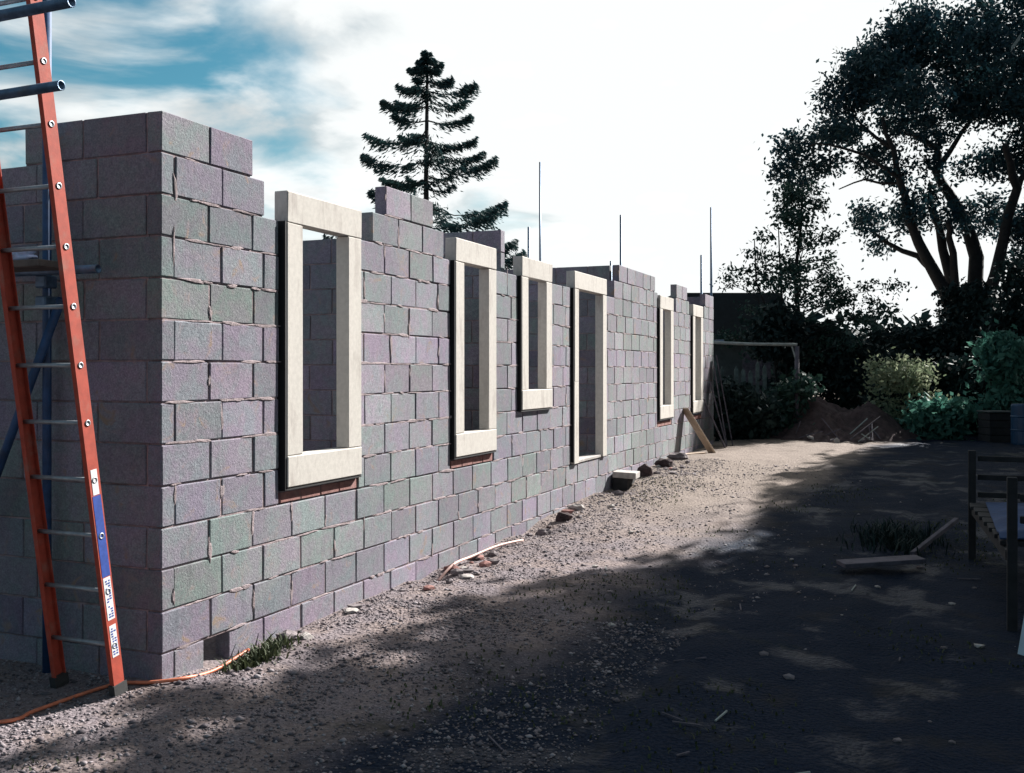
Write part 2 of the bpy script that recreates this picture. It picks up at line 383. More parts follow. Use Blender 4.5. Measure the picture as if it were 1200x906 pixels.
# ------------------------------------------------------------------ ground
def axis(lo, hi, step, far, grow=1.35):
    a = list(np.arange(lo, hi + 1e-6, step)); s = step
    up = [a[-1]]; dn = [a[0]]
    while up[-1] < far: s *= grow; up.append(up[-1] + s)
    s = step
    while dn[-1] > -far: s *= grow; dn.append(dn[-1] - s)
    return np.array(dn[:0:-1] + a + up[1:])
def make_ground():
    xs = axis(-.6, 5.6, .06, 900); ys = axis(-2.4, 17.5, .075, 900)
    V = np.array([(x, y, ground_h(x, y)) for y in ys for x in xs]); nx, ny = len(xs), len(ys)
    i, j = np.meshgrid(np.arange(nx - 1), np.arange(ny - 1)); a = (j * nx + i).ravel()
    Fq = np.stack([a, a + 1, a + nx + 1, a + nx], 1)
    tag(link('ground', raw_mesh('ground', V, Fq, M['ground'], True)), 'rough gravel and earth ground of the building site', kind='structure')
make_ground()

# ------------------------------------------------------------------ the house
C0, CH = .155, .225                      # top of the bottom course, course height
BD = .10                                 # block depth
WL = 14.83                               # length of the front wall
house = empty('unfinished_house')
tag(house, 'unfinished single storey house of grey concrete blocks with stone window surrounds', 'building')
TINTS = [(.20, .208, .215), (.178, .20, .198), (.20, .178, .22), (.225, .208, .235), (.16, .168, .185), (.182, .205, .19), (.21, .183, .215)]
def tint(i, r):
    base = Vector(TINTS[r.randrange(len(TINTS))]); row = Vector(TINTS[(i * 3 + 2) % len(TINTS)])
    c = base.lerp(row, .45) * r.uniform(.86, 1.22); g_ = (c.x + c.y + c.z) / 3; return c.lerp(Vector((g_ * 1.0, g_ * 1.005, g_ * .99)), .08)
block_cache = {}
def block_mesh(length, depth, k):
    key = (round(length, 2), round(depth, 2), k)
    if key not in block_cache:
        r = random.Random(hash(key) % 9999 + k)
        b = MB(); b.box(0, round(length, 2), 0, depth, 0, .215, .005, .0016, r)
        me = b.mesh('block'); me.materials.append(M['block']); block_cache[key] = me
    return block_cache[key]
# segments: (wall, course, a, b). wall 'front' runs along +y at x=0, 'end' along -x at y=0
# stone surrounds: y0, y1, bottom, top, lintel, jamb, sill, kind
WIN = [(1.105, 2.013, .928, 2.82), (3.573, 4.455, .928, 2.82), (5.101, 5.97, 1.28, 2.82), (6.706, 7.95, .605, 2.82), (10.654, 11.512, .945, 2.815), (12.927, 13.743, .955, 2.815)]
def front_spans(i):
    z0 = C0 + CH * i; zt = z0 + CH
    if i == 11: return [(0, .905), (2.22, 3.40), (8.38, 10.62), (11.8, 12.75), (14.0, WL)]
    if i == 12: return [(0, .785), (2.42, 3.20), (8.60, 10.47), (11.85, 12.6), (14.07, WL)]
    sp = [(0, WL)]
    if i == -1: sp = [(0, .342), (.569, WL)]
    for (a, b, zb, ztop) in WIN:
        lo = zb - .11 if abs(zb - .94) < .03 else zb
        if zt > lo + .02 and z0 < ztop:
            n = []
            for s, e in sp:
                if s < a - .05: n.append((s, min(e, a - .05)))
                if e > b + .008: n.append((max(s, b + .008), e))
            sp = n
    return [q for q in sp if q[1] - q[0] > .03]
def cuts(a, b, i, mod, odd_off, start_at_a=False):
    off = a if start_at_a else (odd_off if i % 2 else 0)
    rq = random.Random(i * 57 + int(a * 90)); ks = [a] + [off + mod * n + rq.uniform(-.007, .007) for n in range(-2, 60) if a + .05 < off + mod * n < b - .05] + [b]
    return list(zip(ks[:-1], ks[1:]))
blocks = []; core = MB()
J = .012
for i in range(-2, 13):
    z = C0 + CH * i
    for s, e in front_spans(i):
        st = i >= 11 and s > .5
        for a, b in cuts(s, e, i, .40, .105, st):
            if a == 0 and i % 2: continue                 # the end wall's stretcher turns the corner here
            blocks.append(('front', i, a, b - J if b < e - 1e-6 else b, z))
        q0 = max(s, 0) + .012
        while q0 < e - .012 - 1e-6:
            q1 = min(e - .012, q0 + rnd.uniform(.25, .75)); q1 = e - .012 if e - .012 - q1 < .12 else q1
            core.box(-.092, rnd.choice((-.010, -.0075, -.0058, -.0052, -.0048)), q0, q1, z - .012, z + .2135); q0 = q1 + .0002
    top = 12 if True else 11
    lim = 6.5 if i < 12 else 1.0
    a0 = 0 if i % 2 else .11
    for a, b in cuts(a0, lim, i, .45, 0) if i % 2 else cuts(a0, lim, i, .45, 0, True):
        blocks.append(('end', i, a, b - J, z))
    core.box(-lim + .012, -.095, .009, .092, z - .012, z + .2135)
smear = MB()
def add_smear(y, z, w, h):
    n = 11; ph = rnd.uniform(0, 6.28); ring = []; mid = []
    for k in range(n):
        a = 6.2832 * k / n; q = 1 + .45 * math.sin(2 * a + ph) * rnd.uniform(.3, 1) + rnd.uniform(-.25, .25)
        ring.append((.0005, y + math.cos(a) * w * q, z + math.sin(a) * h * q)); mid.append((.004 + rnd.uniform(-.001, .0012), y + math.cos(a) * w * q * .7, z + math.sin(a) * h * q * .7))
    vs = ring + mid + [(.0045, y, z)]
    smear.add(vs, [(k, (k + 1) % n, n + (k + 1) % n, n + k) for k in range(n)] + [(n + k, n + (k + 1) % n, 2 * n) for k in range(n)])
for w, i, a, b, z in list(blocks):
    if w != 'front' or i < 0: continue
    if rnd.random() < .30 and a > .05: add_smear(a - .005, z + rnd.uniform(.03, .2), rnd.uniform(.009, .02), rnd.uniform(.03, .10))
    for _ in range(rnd.choice((0, 1, 2, 2, 3))): add_smear(rnd.uniform(a + .04, max(a + .05, b - .04)), z - .005 + rnd.uniform(-.004, .004), rnd.uniform(.03, .13), rnd.uniform(.006, .012))
def shown(b):
    w, i, a, c, z = b
    if i < -1: return -1
    if w == 'end': return 30 if a < 1.25 else -1
    if z + .215 < ground_h(.02, a) + .01: return -1
    return 61 / (1 + .169 * (a + .2)) ** 2
order = sorted(range(len(blocks)), key=lambda k: -shown(blocks[k]))
single = set(order[:300]); rest = []
for k, (w, i, a, b, z) in enumerate(blocks):
    r = random.Random(k * 31 + 5)
    jx = r.uniform(-.0018, .004)
    t = tint(i, r)
    if k in single and shown(blocks[k]) > 0:
        o = link('block', block_mesh(b - a, BD, r.randrange(4)), house)
        if w == 'front': o.matrix_local = Matrix.Translation((jx - BD, b, z)) @ Matrix.Rotation(-math.pi / 2, 4, 'Z')
        else: o.matrix_local = Matrix.Translation((-a, -jx, z)) @ Matrix(((-1, 0, 0, 0), (0, -1, 0, BD), (0, 0, 1, 0), (0, 0, 0, 1)))
        if w == 'front': o.matrix_local = Matrix.Translation((jx, a, z)) @ Matrix(((0, -1, 0, 0), (1, 0, 0, 0), (0, 0, 1, 0), (0, 0, 0, 1)))
        o.color = (*t, 1)
    else: rest.append((w, a, b, z, jx, t))
# the other walls of the shell: partitions, far gable, rear wall (same blocks, joined)
def other_wall(y, x0, x1, ntop, along='x'):
    for i in range(-1, ntop):
        z = C0 + CH * i
        for a, b in cuts(x0, x1, i, .45, .22):
            r = random.Random(int(a * 100) + i * 77 + int(y * 13))
            rest.append((along, a, b - J, z, y, tint(i, r)))
        if along == 'x': core.box(-x1 + .012, -x0 - .012, y + .009, y + .092, z - .012, z + .2135)
        else: core.box(y - .092, y - .009, x0 + .012, x1 - .012, z - .012, z + .2135)
other_wall(3.42, .13, 5.6, 12)
other_wall(4.95, .135, 6.3, 13)
other_wall(8.62, .135, 6.3, 13)
other_wall(WL - .10, .112, 6.3, 13)
other_wall(-6.5, .12, 12.2, 11, 'y')
fb = MB(); fc = []
for w, a, b, z, q, t in rest:
    n0 = len(fb.f)
    if w == 'front': fb.box(q - BD, q, a, b, z, z + .215, .004)
    elif w == 'end': fb.box(-b, -a, -q, BD - q, z, z + .215, 0)
    elif w == 'x': fb.box(-b, -a, q, q + BD, z, z + .215, .004)
    else: fb.box(q - BD, q, a, b, z, z + .215, 0)
    fc += [t] * (len(fb.f) - n0)
me = fb.mesh('blockwork'); me.materials.append(M['block_far'])
ca = me.color_attributes.new('Col', 'FLOAT_COLOR', 'CORNER')
cols = np.ones((len(me.loops), 4), np.float32)
li = 0
for p, t in zip(me.polygons, fc):
    cols[p.loop_start:p.loop_start + p.loop_total, :3] = t
ca.data.foreach_set('color', cols.ravel())
tag(link('blockwork', me, house), kind='stuff')
core.build('mortar', M['mortar'], house)
tag(smear.build('mortar_smear', M['smear'], house), kind='stuff')
fo = MB(); fo.box(-.35, -.115, .13, 14.6, -.6, -.1); fo.build('footing', M['render'], house)

PR = .035; SD = .105
for n, (a, b, zb, zt) in enumerate(WIN):
    door = n == 3
    w = empty('door_surround' if door else 'window_surround', (0, 0, 0), house)
    lt, jw, sl = .20, (.175 if not door else .155), (.20 if not door else .03)
    x0, x1 = PR - SD, PR
    lb = MB(); lb.box(x0, x1, a, b, zt - lt, zt, .006, .0018); lb.build('lintel', M['stone'], w)
    zs = zb + sl if not door else zb - .0
    for ya, yb in ((a, a + jw), (b - jw, b)):
        hh = zt - lt - .003
        if door and ya == a:
            j1 = MB(); j1.box(x0, x1 - .002, ya, yb, zs, 1.55, .003, .0008); j1.build('jamb', M['stone'], w)
            j1 = MB(); j1.box(x0, x1 - .002, ya + .012, yb, 1.553, hh, .003, .0008); j1.build('jamb', M['stone'], w)
        else:
            j1 = MB(); j1.box(x0, x1 - .002, ya, yb, zs + .003, hh, .005, .0015); j1.build('jamb', M['stone'], w)
    dp = MB(); dp.box(x0 - .012, x1 - .006, a - .018, a - .003, (zb - .016 if not door else zb + .02), zt - lt + .004); dp.build('damp_proof_strip', M['membrane'], w)
    if not door:
        dp = MB(); dp.box(x0, x1 - .005, a - .002, b, zb - .017, zb - .003); dp.build('damp_proof_strip', M['membrane'], w)
        s1 = MB(); vs, fs = chamfer_box(x0 - .03, x1 + .002, a, b, zb, zs, .006)
        s1.add(vs, fs); s1.build('sill', M['stone'], w)
        if abs(zb - .94) < .03:
            nb = 4
            for k in range(nb):
                q0 = a - .02 + (b - a + .02) / nb * k
                bm_ = MB(); bm_.box(-.09, -.004 + rnd.uniform(-.003, .003), q0, q0 + (b - a + .02) / nb - .011, .832, .832 + .065, .003, .0015)
                bm_.build('brick', M['brick'], house)
            bb = MB(); bb.box(-.088, -.012, a - .015, b - .004, .829, .905); bb.build('mortar_bed', M['mortar'], house)
    else:
        s1 = MB(); s1.box(-.16, .015, a + jw + .004, b - jw - .004, zb - .002, zb + .03, .004); s1.build('threshold', M['white_rubble'], w)

# ------------------------------------------------------------------ ladder
def make_ladder():
    base = G(-.29, -.22); lad = empty('ladder', (-.29, -.22, 0))
    tag(lad, 'orange fibreglass ladder with metal rungs leaning on scaffold tubes at the house corner', 'ladder')
    lean = Vector((0, -.157, 1)).normalized(); nrm_ = Vector((0, -1, -.157)).normalized()
    z0 = .0; H = 3.95; hw = .215
    def pt(x, s, n=0): return Vector((x, 0, 0)) + lean * s + nrm_ * n
    def stile(sx):
        b = MB(); o = sx * hw; i = sx * (hw - .028); th = .005
        zb = ground_h(-.29 + o, -.22) + .03
        # C channel: web outside, two flanges turned inwards
        prof = [(o, -.036), (o, .036), (i, .036), (i, .036 - th), (o - sx * th, .036 - th), (o - sx * th, -.036 + th), (i, -.036 + th), (i, -.036)]
        vs = [pt(x, zb, n) for x, n in prof] + [pt(x, H, n) for x, n in prof]; m = len(prof)
        fs = [(k, (k + 1) % m, m + (k + 1) % m, m + k) for k in range(m)] + [(0, 1, 4, 5), (1, 2, 3, 4), (5, 6, 7, 0), (8, 13, 12, 9), (9, 12, 11, 10), (13, 8, 15, 14)]
        b.add(vs, fs); st = b.build('stile', M['orange'], lad)
        f = MB(); f.add([pt(x, zb - .03 + dz, n) for dz in (0, .06) for x, n in ((o + sx * .008, -.045), (o + sx * .008, .045), (i - sx * .004, .045), (i - sx * .004, -.045))],
                        [(0, 1, 2, 3), (4, 7, 6, 5), (0, 4, 5, 1), (1, 5, 6, 2), (2, 6, 7, 3), (3, 7, 4, 0)])
        f.build('rubber_foot', M['rubber'], st); return st, zb
    left, _ = stile(-1); right, zb = stile(1)
    k = 0; s = .26
    while s < H - .1:
        r = MB(); r.tube([pt(-hw + .004, s), pt(hw - .004, s)], .0115, 10); r.build('rung', M['alu'], lad, True)
        for sx, st in ((-1, left), (1, right)):
            e = MB(); e.tube([pt(sx * (hw - .004), s), pt(sx * (hw + .003), s)], .0165, 12, hollow=.6, depth=.002); e.build('rung_end', M['alu'], st, True)
        s += .292; k += 1
    # stickers down the outer web of the right stile
    xo = hw + .0012
    def sticker(s0, s1, mat, n0=-.027, n1=.027, x=xo):
        b = MB(); b.add([pt(xx, ss, nn) for xx in (x - .001, x) for ss in (s0, s1) for nn in (n0, n1)], [(0, 1, 3, 2), (4, 6, 7, 5), (0, 4, 5, 1), (2, 3, 7, 6), (0, 2, 6, 4), (1, 5, 7, 3)])
        return b
    sticker(1.06, 1.19, 0, -.02, .02).build('white_sticker', M['white_label'], right)
    sticker(.63, 1.055, 0).build('blue_sticker', M['blue_label'], right)
    sticker(.40, .625, 0, -.024, .024).build('warning_sticker', M['white_label'], right)
    sticker(.20, .37, 0, -.022, .022).build('warning_sticker', M['white_label'], right)
    b = MB(); r = random.Random(3)
    for s0, s1 in ((.20, .37), (.40, .625)):
        q = s0 + .012
        while q < s1 - .015:
            for n0 in (-.017, .002):
                if r.random() < .8:
                    w = r.uniform(.008, .015); c = sticker(q, q + .008, 0, n0, n0 + w, xo + .0008); b.add(c.v, c.f)
            q += .0135
    b.build('sticker_print', M['blue_label'], right)
make_ladder()

# ------------------------------------------------------------------ near scaffold
def make_scaffold():
    sc = empty('scaffold', (-.6, -.5, 0)); o = Vector((-.6, -.5, 0))
    tag(sc, 'blue grey scaffold tubes and boards against the shaded end wall', 'scaffold')
    def T(name, pts, mat, hollow=.8, r=.024):
        b = MB(); b.tube([Vector(p) - o for p in pts], r, 14, hollow=hollow); return b.build(name, M[mat], sc, True)
    A = PY(55, 435, -.085); eB, eA, eC = PY(72, 100, -.775), PY(84, 2, -.835), PY(115, 315, -.14); d1, d2 = PY(72, 350, -.14), PY(-30, 627, -.14)
    T('standard', [(A.x, A.y, ground_h(A.x, A.y)), (A.x, A.y, 3.9)], 'blue_tube')
    T('ledger', [eB + Vector((-2.4, 0, -.03)), eB], 'galv')
    T('ledger', [eA + Vector((-2.5, 0, -.03)), eA], 'galv', r=.026)
    T('putlog', [eC + Vector((-1.8, 0, .01)), eC], 'galv')
    T('brace', [d2, d1], 'blue_tube')
    T('standard', [(A.x - 1.7, A.y, ground_h(A.x - 1.7, A.y)), (A.x - 1.7, A.y, 3.9)], 'blue_tube')
    T('standard', [(eB.x - 1.6, -.725, ground_h(-1.9, -.79)), (eB.x - 1.6, -.725, 3.9)], 'galv')
    for y, z in ((-.285, 2.215),):
        b = MB(); b.box(-2.4 + .6, -.42 + .6 - (.04 if y < -.2 else 0), y - .105 + .5, y + .105 + .5, z, z + .038, .004); b.build('board', M['board'], sc)
    for p in ((A.x, A.y - .01, 2.165), (A.x, A.y - .01, 2.05)):
        b = MB(); q = Vector(p) - o; b.box(q.x - .04, q.x + .04, q.y - .04, q.y + .05, q.z - .035, q.z + .035, .008); b.build('coupler', M['galv'], sc)
make_scaffold()
def lump(name, loc, size, mat, seed, sub=2, amp=.35, label=None, cat=None, group=None, parent=None, flat=False):
    bm = bmesh.new(); bmesh.ops.create_icosphere(bm, subdivisions=sub, radius=1)
    for v in bm.verts:
        n = v.co.normalized(); k = 1 + amp * noise.noise(n * 1.6 + Vector((seed * 3.1, seed * 1.7, 0))) + amp * .4 * noise.noise(n * 4.5 + Vector((seed, 0, 0)))
        v.co = Vector((n.x * size[0], n.y * size[1], n.z * size[2])) * k
    me = bpy.data.meshes.new(name); bm.to_mesh(me); bm.free(); me.materials.append(mat)
    if not flat: me.polygons.foreach_set('use_smooth', [True] * len(me.polygons))
    o = link(name, me, parent); o.location = loc
    if label: tag(o, label, cat, group)
    return o
lump('plastic_bag', (-.72, -.27, 2.29), (.10, .05, .035), M['plastic'], 4, 3, .6, 'crumpled pale blue plastic bag lying on the scaffold boards', 'bag')

# ------------------------------------------------------------------ far scaffold poles behind the far gable
def make_far_scaffold():
    sc = empty('pole_scaffold', (-2.5, 16.3, .31)); o = Vector((-2.5, 16.3, .31))
    tag(sc, 'thin grey scaffold poles rising into the sky behind the far end of the house', 'scaffold')
    for u, vtop, y in ((633, 190, 16.9), (619.5, 266, 15.7), (727.5, 252, 16.9), (716, 306, 15.7), (833.5, 243, 16.9), (822, 299, 15.7)):
        c = (u - 600) / F; dx = c * RX + FX; dy = c * RY + FY; Z = (y - CY) / dy
        p = P(u, vtop, Z); b = MB(); b.tube([Vector((p.x, p.y, .2)) - o, p - o], .024, 10); b.build('pole', M['galv'], sc, True)
    for y, z in ((16.93, 2.3), (15.73, 2.3)):
        b = MB(); b.tube([Vector((-5.5, y, z)) - o, Vector((-.2, y, z)) - o], .024, 8); b.build('ledger', M['galv'], sc, True)
make_far_scaffold()

# ------------------------------------------------------------------ site objects
def curve_tube(name, pts, r, mat, label, cat, n=8, sub=6):
    pts = [Vector(p) for p in pts]; out = []
    for i in range(len(pts) - 1):
        p0, p1, p2, p3 = pts[max(i - 1, 0)], pts[i], pts[i + 1], pts[min(i + 2, len(pts) - 1)]
        for k in range(sub):
            t = k / sub; out.append(.5 * ((2 * p1) + (p2 - p0) * t + (2 * p0 - 5 * p1 + 4 * p2 - p3) * t * t + (3 * p1 - p0 - 3 * p2 + p3) * t ** 3))
    out.append(pts[-1]); b = MB(); b.tube(out, r, n); return tag(b.build(name, mat, None, True), label, cat)
hp = [(-.75, -1.15), (-.29, -.77), (-.27, -.59), (-.25, -.30), (-.17, -.13), (-.03, -.06), (.09, .07), (.085, .33), (.07, .66)]
curve_tube('hose', [G(x, y, .014) for x, y in hp[:-1]] + [G(.07, .66, .05)], .010, M['hose'], 'thin orange hose running past the ladder foot to the house corner', 'hose')
curve_tube('hose', [G(.10, 3.08, .0), G(.14, 3.3, .045), G(.12, 3.7, .05), G(.16, 4.2, .04), G(.24, 4.6, .03)], .011, M['pink_hose'], 'pale pinkish hose lying along the wall foot below the second window', 'hose')
# step slab under the door
st = MB(); st.box(-.15, .15, -.15, .15, -.03, .05, .006, .003)
o = st.build('step_slab', M['white_rubble']); o.location = (.17, 8.35, ground_h(.17, 8.35) + .14); o.rotation_euler = (0, .05, .1)
tag(o, 'pale square slab set as a step below the doorway', 'slab')
st = MB(); st.box(-.10, .10, -.2, .14, -.12, .11, .006, .003)
o = st.build('broken_block', M['dark_timber']); o.location = (.13, 8.40, ground_h(.13, 8.35)); tag(o, 'dark block carrying the pale step slab below the doorway', 'block')
# leaning plank and boards at the far end
def bar_thing(name, a, b, w, t, up, mat, label, cat, c=.003, group=None):
    a, b = Vector(a), Vector(b); m = MB(); m.bar(Vector((0, 0, 0)), b - a, w, t, up, c); o = m.build(name, mat); o.location = a
    return tag(o, label, cat, group)
gz = ground_h(.42, 12.55)
bar_thing('plank', (.42, 12.62, gz), (.03, 12.27, 1.06), .20, .035, (1, .9, .3), M['plank'], 'pale new plank leaning on the house wall below the fifth window', 'plank')
bar_thing('plank', (.10, 11.75, ground_h(.1, 11.9) + .012), (.34, 12.3, ground_h(.34, 12.3) + .012), .10, .03, (0, 0, 1), M['plank'], 'short pale plank lying on the ground at the leaning plank foot', 'plank')
for k, (y0, y1, zt_, x) in enumerate(((13.55, 13.85, 1.15, .45), (13.95, 14.35, 1.45, .40), (14.2, 14.62, 1.75, .36), (14.45, 14.78, 1.95, .42))):
    bar_thing('board', (x, y0 + .05, ground_h(x, y0)), (.03 + .012 * k, y1, zt_), .17, .022, (1, .2, .2), M['old_timber'],
              ['shortest weathered board leaning under the last window of the house', 'weathered grey board leaning beside the shortest board at the far house corner',
               'long weathered board leaning next to the tallest one at the far house corner', 'tallest weathered board leaning at the very far corner of the house'][k], 'board', group='boards leaning at the far corner of the house')
# loose pieces along the wall foot
loose = [
    ('stone', (.20, 5.30), (.10, .09, .07), 'rubble', 'brownish lump of rubble at the wall foot below the third window', 'stone'),
    ('stone', (.25, 5.75), (.13, .10, .08), 'soil', 'red brown lump of earth at the wall foot between third window and doorway', 'stone'),
    ('stone', (.16, 6.4), (.13, .07, .06), 'white_rubble', 'whitish lump of mortar at the wall foot left of the doorway', 'stone'),
    ('stone', (.22, 9.1), (.16, .11, .14), 'soil', 'dark reddish lump beside the step slab', 'stone'),
    ('stone', (.18, 10.3), (.2, .13, .12), 'soil', 'reddish earth lump at the wall foot before the leaning plank', 'stone'),
    ('stone', (.24, 11.0), (.22, .12, .10), 'rubble', 'grey rubble lump at the wall foot before the leaning plank', 'stone'),
    ('stone', (.11, 1.75), (.07, .10, .025), 'white_rubble', 'flat whitish chip of mortar by the wall foot below the first window', 'stone'),
    ('stone', (.38, 3.05), (.09, .07, .02), 'white_rubble', 'flat pale stone lying on the ground below the second window', 'stone'),
    ('stone', (-.62, -.62), (.07, .05, .03), 'white_rubble', 'pale stone in the gravel left of the ladder', 'stone'),
    ('stone', (.14, .95), (.11, .08, .05), 'rubble', 'grey stone lying at the wall foot right of the weed clump', 'stone')]
for k, (nm, (x, y), s, mt, lb, ct) in enumerate(loose):
    s = tuple(q * .72 for q in s); lump(nm, G(x, y, s[2] * .45), s, M[mt], k + 2, 2, .45, lb, ct, flat=True)

r = random.Random(77)
for k in range(46):
    y = r.choice((r.uniform(.8, 12), r.gauss(5.4, .5), r.gauss(9.8, .7), r.gauss(3.2, .4))); x = abs(r.gauss(0, .22)) + .05
    if y < .75: continue
    q = r.uniform(.018, .055); lump('stone', G(x, y, q * .25), (q * r.uniform(.8, 1.5), q * r.uniform(.8, 1.3), q * r.uniform(.4, .8)), M[r.choice(('rubble', 'rubble', 'soil', 'white_rubble', 'brick'))], k + 60, 1, .5,
         'small piece of builders rubble lying along the wall foot', 'stone', 'rubble pieces along the wall foot', flat=True)
for k in range(26):
    x, y = r.uniform(1.0, 4.2), r.uniform(-.9, 5.5); q = r.uniform(.008, .028)
    lump('stone', G(x, y, q * .3), (q * 1.3, q, q * .6), M[r.choice(('rubble', 'white_rubble', 'rubble'))], k + 160, 1, .5, 'small pale stone lying on the shaded driveway', 'stone', 'pale stones on the shaded driveway', flat=True)
for k in range(14):
    x, y = r.uniform(1.2, 4.0), r.uniform(-.8, 4.5); a = r.uniform(0, 3.14); l = r.uniform(.06, .2); p = G(x, y, .008); e = G(x + math.cos(a) * l, y + math.sin(a) * l, .012)
    bar_thing('twig', p, e, .008, .007, (0, 0, 1), M['old_timber' if k % 3 else 'pale_timber'], 'short twig lying on the shaded driveway', 'twig', 0, 'twigs on the shaded driveway')

# heap of earth
def make_mound():
    c = Vector((1.75, 17.6, .26)); n = 60; V = []
    for j in range(n + 1):
        for i in range(n + 1):
            x, y = (i / n - .5) * 5.2, (j / n - .5) * 4.4
            q = Vector((x * .924 + y * .38, -x * .38 + y * .924))
            h = 1.0 * max(0, 1 - math.hypot((x + .25) / 1.75, y / 1.7)) + .42 * max(0, 1 - math.hypot((x - 1.2) / 1.1, (y + .2) / 1.2))
            h = h * (1 + .4 * noise.noise((x * 1.5, y * 1.5, 4))) + (.12 * noise.noise((x * 4, y * 4, 2)) + .07 * noise.noise((x * 11, y * 11, 2))) * min(1, h * 4) - .06
            V.append((x * RX + y * FX, x * RY + y * FY, h))
    V = np.array(V); i, j = np.meshgrid(np.arange(n), np.arange(n)); a = (j * (n + 1) + i).ravel()
    o = link('earth_mound', raw_mesh('earth_mound', V, np.stack([a, a + 1, a + n + 2, a + n + 1], 1), M['soil'])); o.location = c
    tag(o, 'heap of red brown earth at the end of the driveway', 'earth heap')
make_mound()
r = random.Random(5)
for k in range(11):
    x = 1.5 + r.uniform(-.3, 1.4); y = 16.3 + r.uniform(-.3, .5); a = Vector((x, y, ground_h(x, y) + .05)); d = Vector((r.uniform(-.6, .6), r.uniform(-.1, .5), r.uniform(.05, .45)))
    bar_thing('stick', a, a + d, .018, .018, (.1, .2, 1), M['pale_timber' if k % 4 == 0 else 'old_timber'], 'thin broken stick poking out of the earth heap', 'stick', 0, 'sticks thrown on the earth heap')
for k in range(8):
    x = 1.3 + r.uniform(-.6, 1.9); y = 16.0 + r.uniform(-.3, .5)
    lump('stone', G(x, y, .04), (r.uniform(.06, .13), r.uniform(.05, .1), r.uniform(.04, .07)), M['rubble' if k % 2 else 'white_rubble'], k + 30, 1, .4, 'small stone at the foot of the earth heap', 'stone', 'stones at the foot of the earth heap', flat=True)

# things lying in the shade at the right
bar_thing('plank', G(3.13, 4.32, .07), G(3.73, 4.60, .085), .20, .035, (0, 0, 1), M['old_timber'], 'short grey plank lying in the shade on the driveway', 'plank')
bar_thing('pole', G(3.66, 5.05, .05), P(1121, 609, 9.5), .04, .04, (0, 0, 1), M['old_timber'], 'grey pole rising from the shaded ground behind the short plank', 'pole')
def make_rail_frame():
    a = G(4.13, 5.23); fr = empty('rail_frame', a)
    tag(fr, 'dark timber post and rail frame at the right edge of the driveway', 'frame')
    def bx(name, p, q, w, t, up=(0, 0, 1), m='dark_timber'): b = MB(); b.bar(Vector(p), Vector(q), w, t, up, .004); b.build(name, M[m], fr)
    for (x, y) in ((0, 0), (.16, -2.32), (2.0, .1), (2.1, -2.3)): bx('post', (x, y, -.1), (x, y, .93), .06, .06, (1, 0, 0))
    for z in (.86, .70, .55): bx('rail', (.045, .03, z), (1.96, .10, z), .028, .045)
    for z in (.80, .66): bx('rail', (.205, -2.32, z), (2.05, -2.3, z), .028, .045)
    bx('bearer', (.02, -.06, .42), (.15, -2.26, .42), .05, .07); bx('bearer', (2.0, .03, .42), (2.1, -2.25, .42), .05, .07)
    for k in range(7):
        y = -.2 - k * .30; bx('slat', (-.02 + .02 * k, y, .475), (2.03, y, .475), .26, .03)
make_rail_frame()
def make_sheet():
    n = 26; V = []
    for j in range(n + 1):
        for i in range(n + 1):
            x = i / n * 1.9; y = -j / n * 2.0
            h = .045 + .05 * noise.noise((x * 3.2, y * 2.4, .3)) + .02 * noise.noise((x * 8, y * 7, 1)); e = min(i, n - i, j, n - j)
            if e < 2: h -= .02 * (2 - e)
            V.append((x, y, max(.016, h)))
    V = np.array(V); i, j = np.meshgrid(np.arange(n), np.arange(n)); a = (j * (n + 1) + i).ravel()
    V2 = V.copy(); V2[:, 2] -= .008
    F1 = np.stack([a, a + n + 1, a + n + 2, a + 1], 1); m_ = (n + 1) ** 2
    o = link('tarpaulin', raw_mesh('tarpaulin', np.vstack([V, V2]), np.vstack([F1, F1[:, ::-1] + m_]), M['tarp'], True)); o.location = G(4.13, 5.23) + Vector((.10, -.12, .492))
    tag(o, 'crumpled blue tarpaulin spread inside the dark rail frame', 'tarpaulin')
make_sheet()
bar_thing('panel', P(1214, 776, 5.9), P(1223, 704, 5.9) + Vector((.02, .05, 0)), .22, .03, (-.6, -.8, .1), M['pale_panel'], 'pale blue panel standing at the right edge in the shade', 'panel')

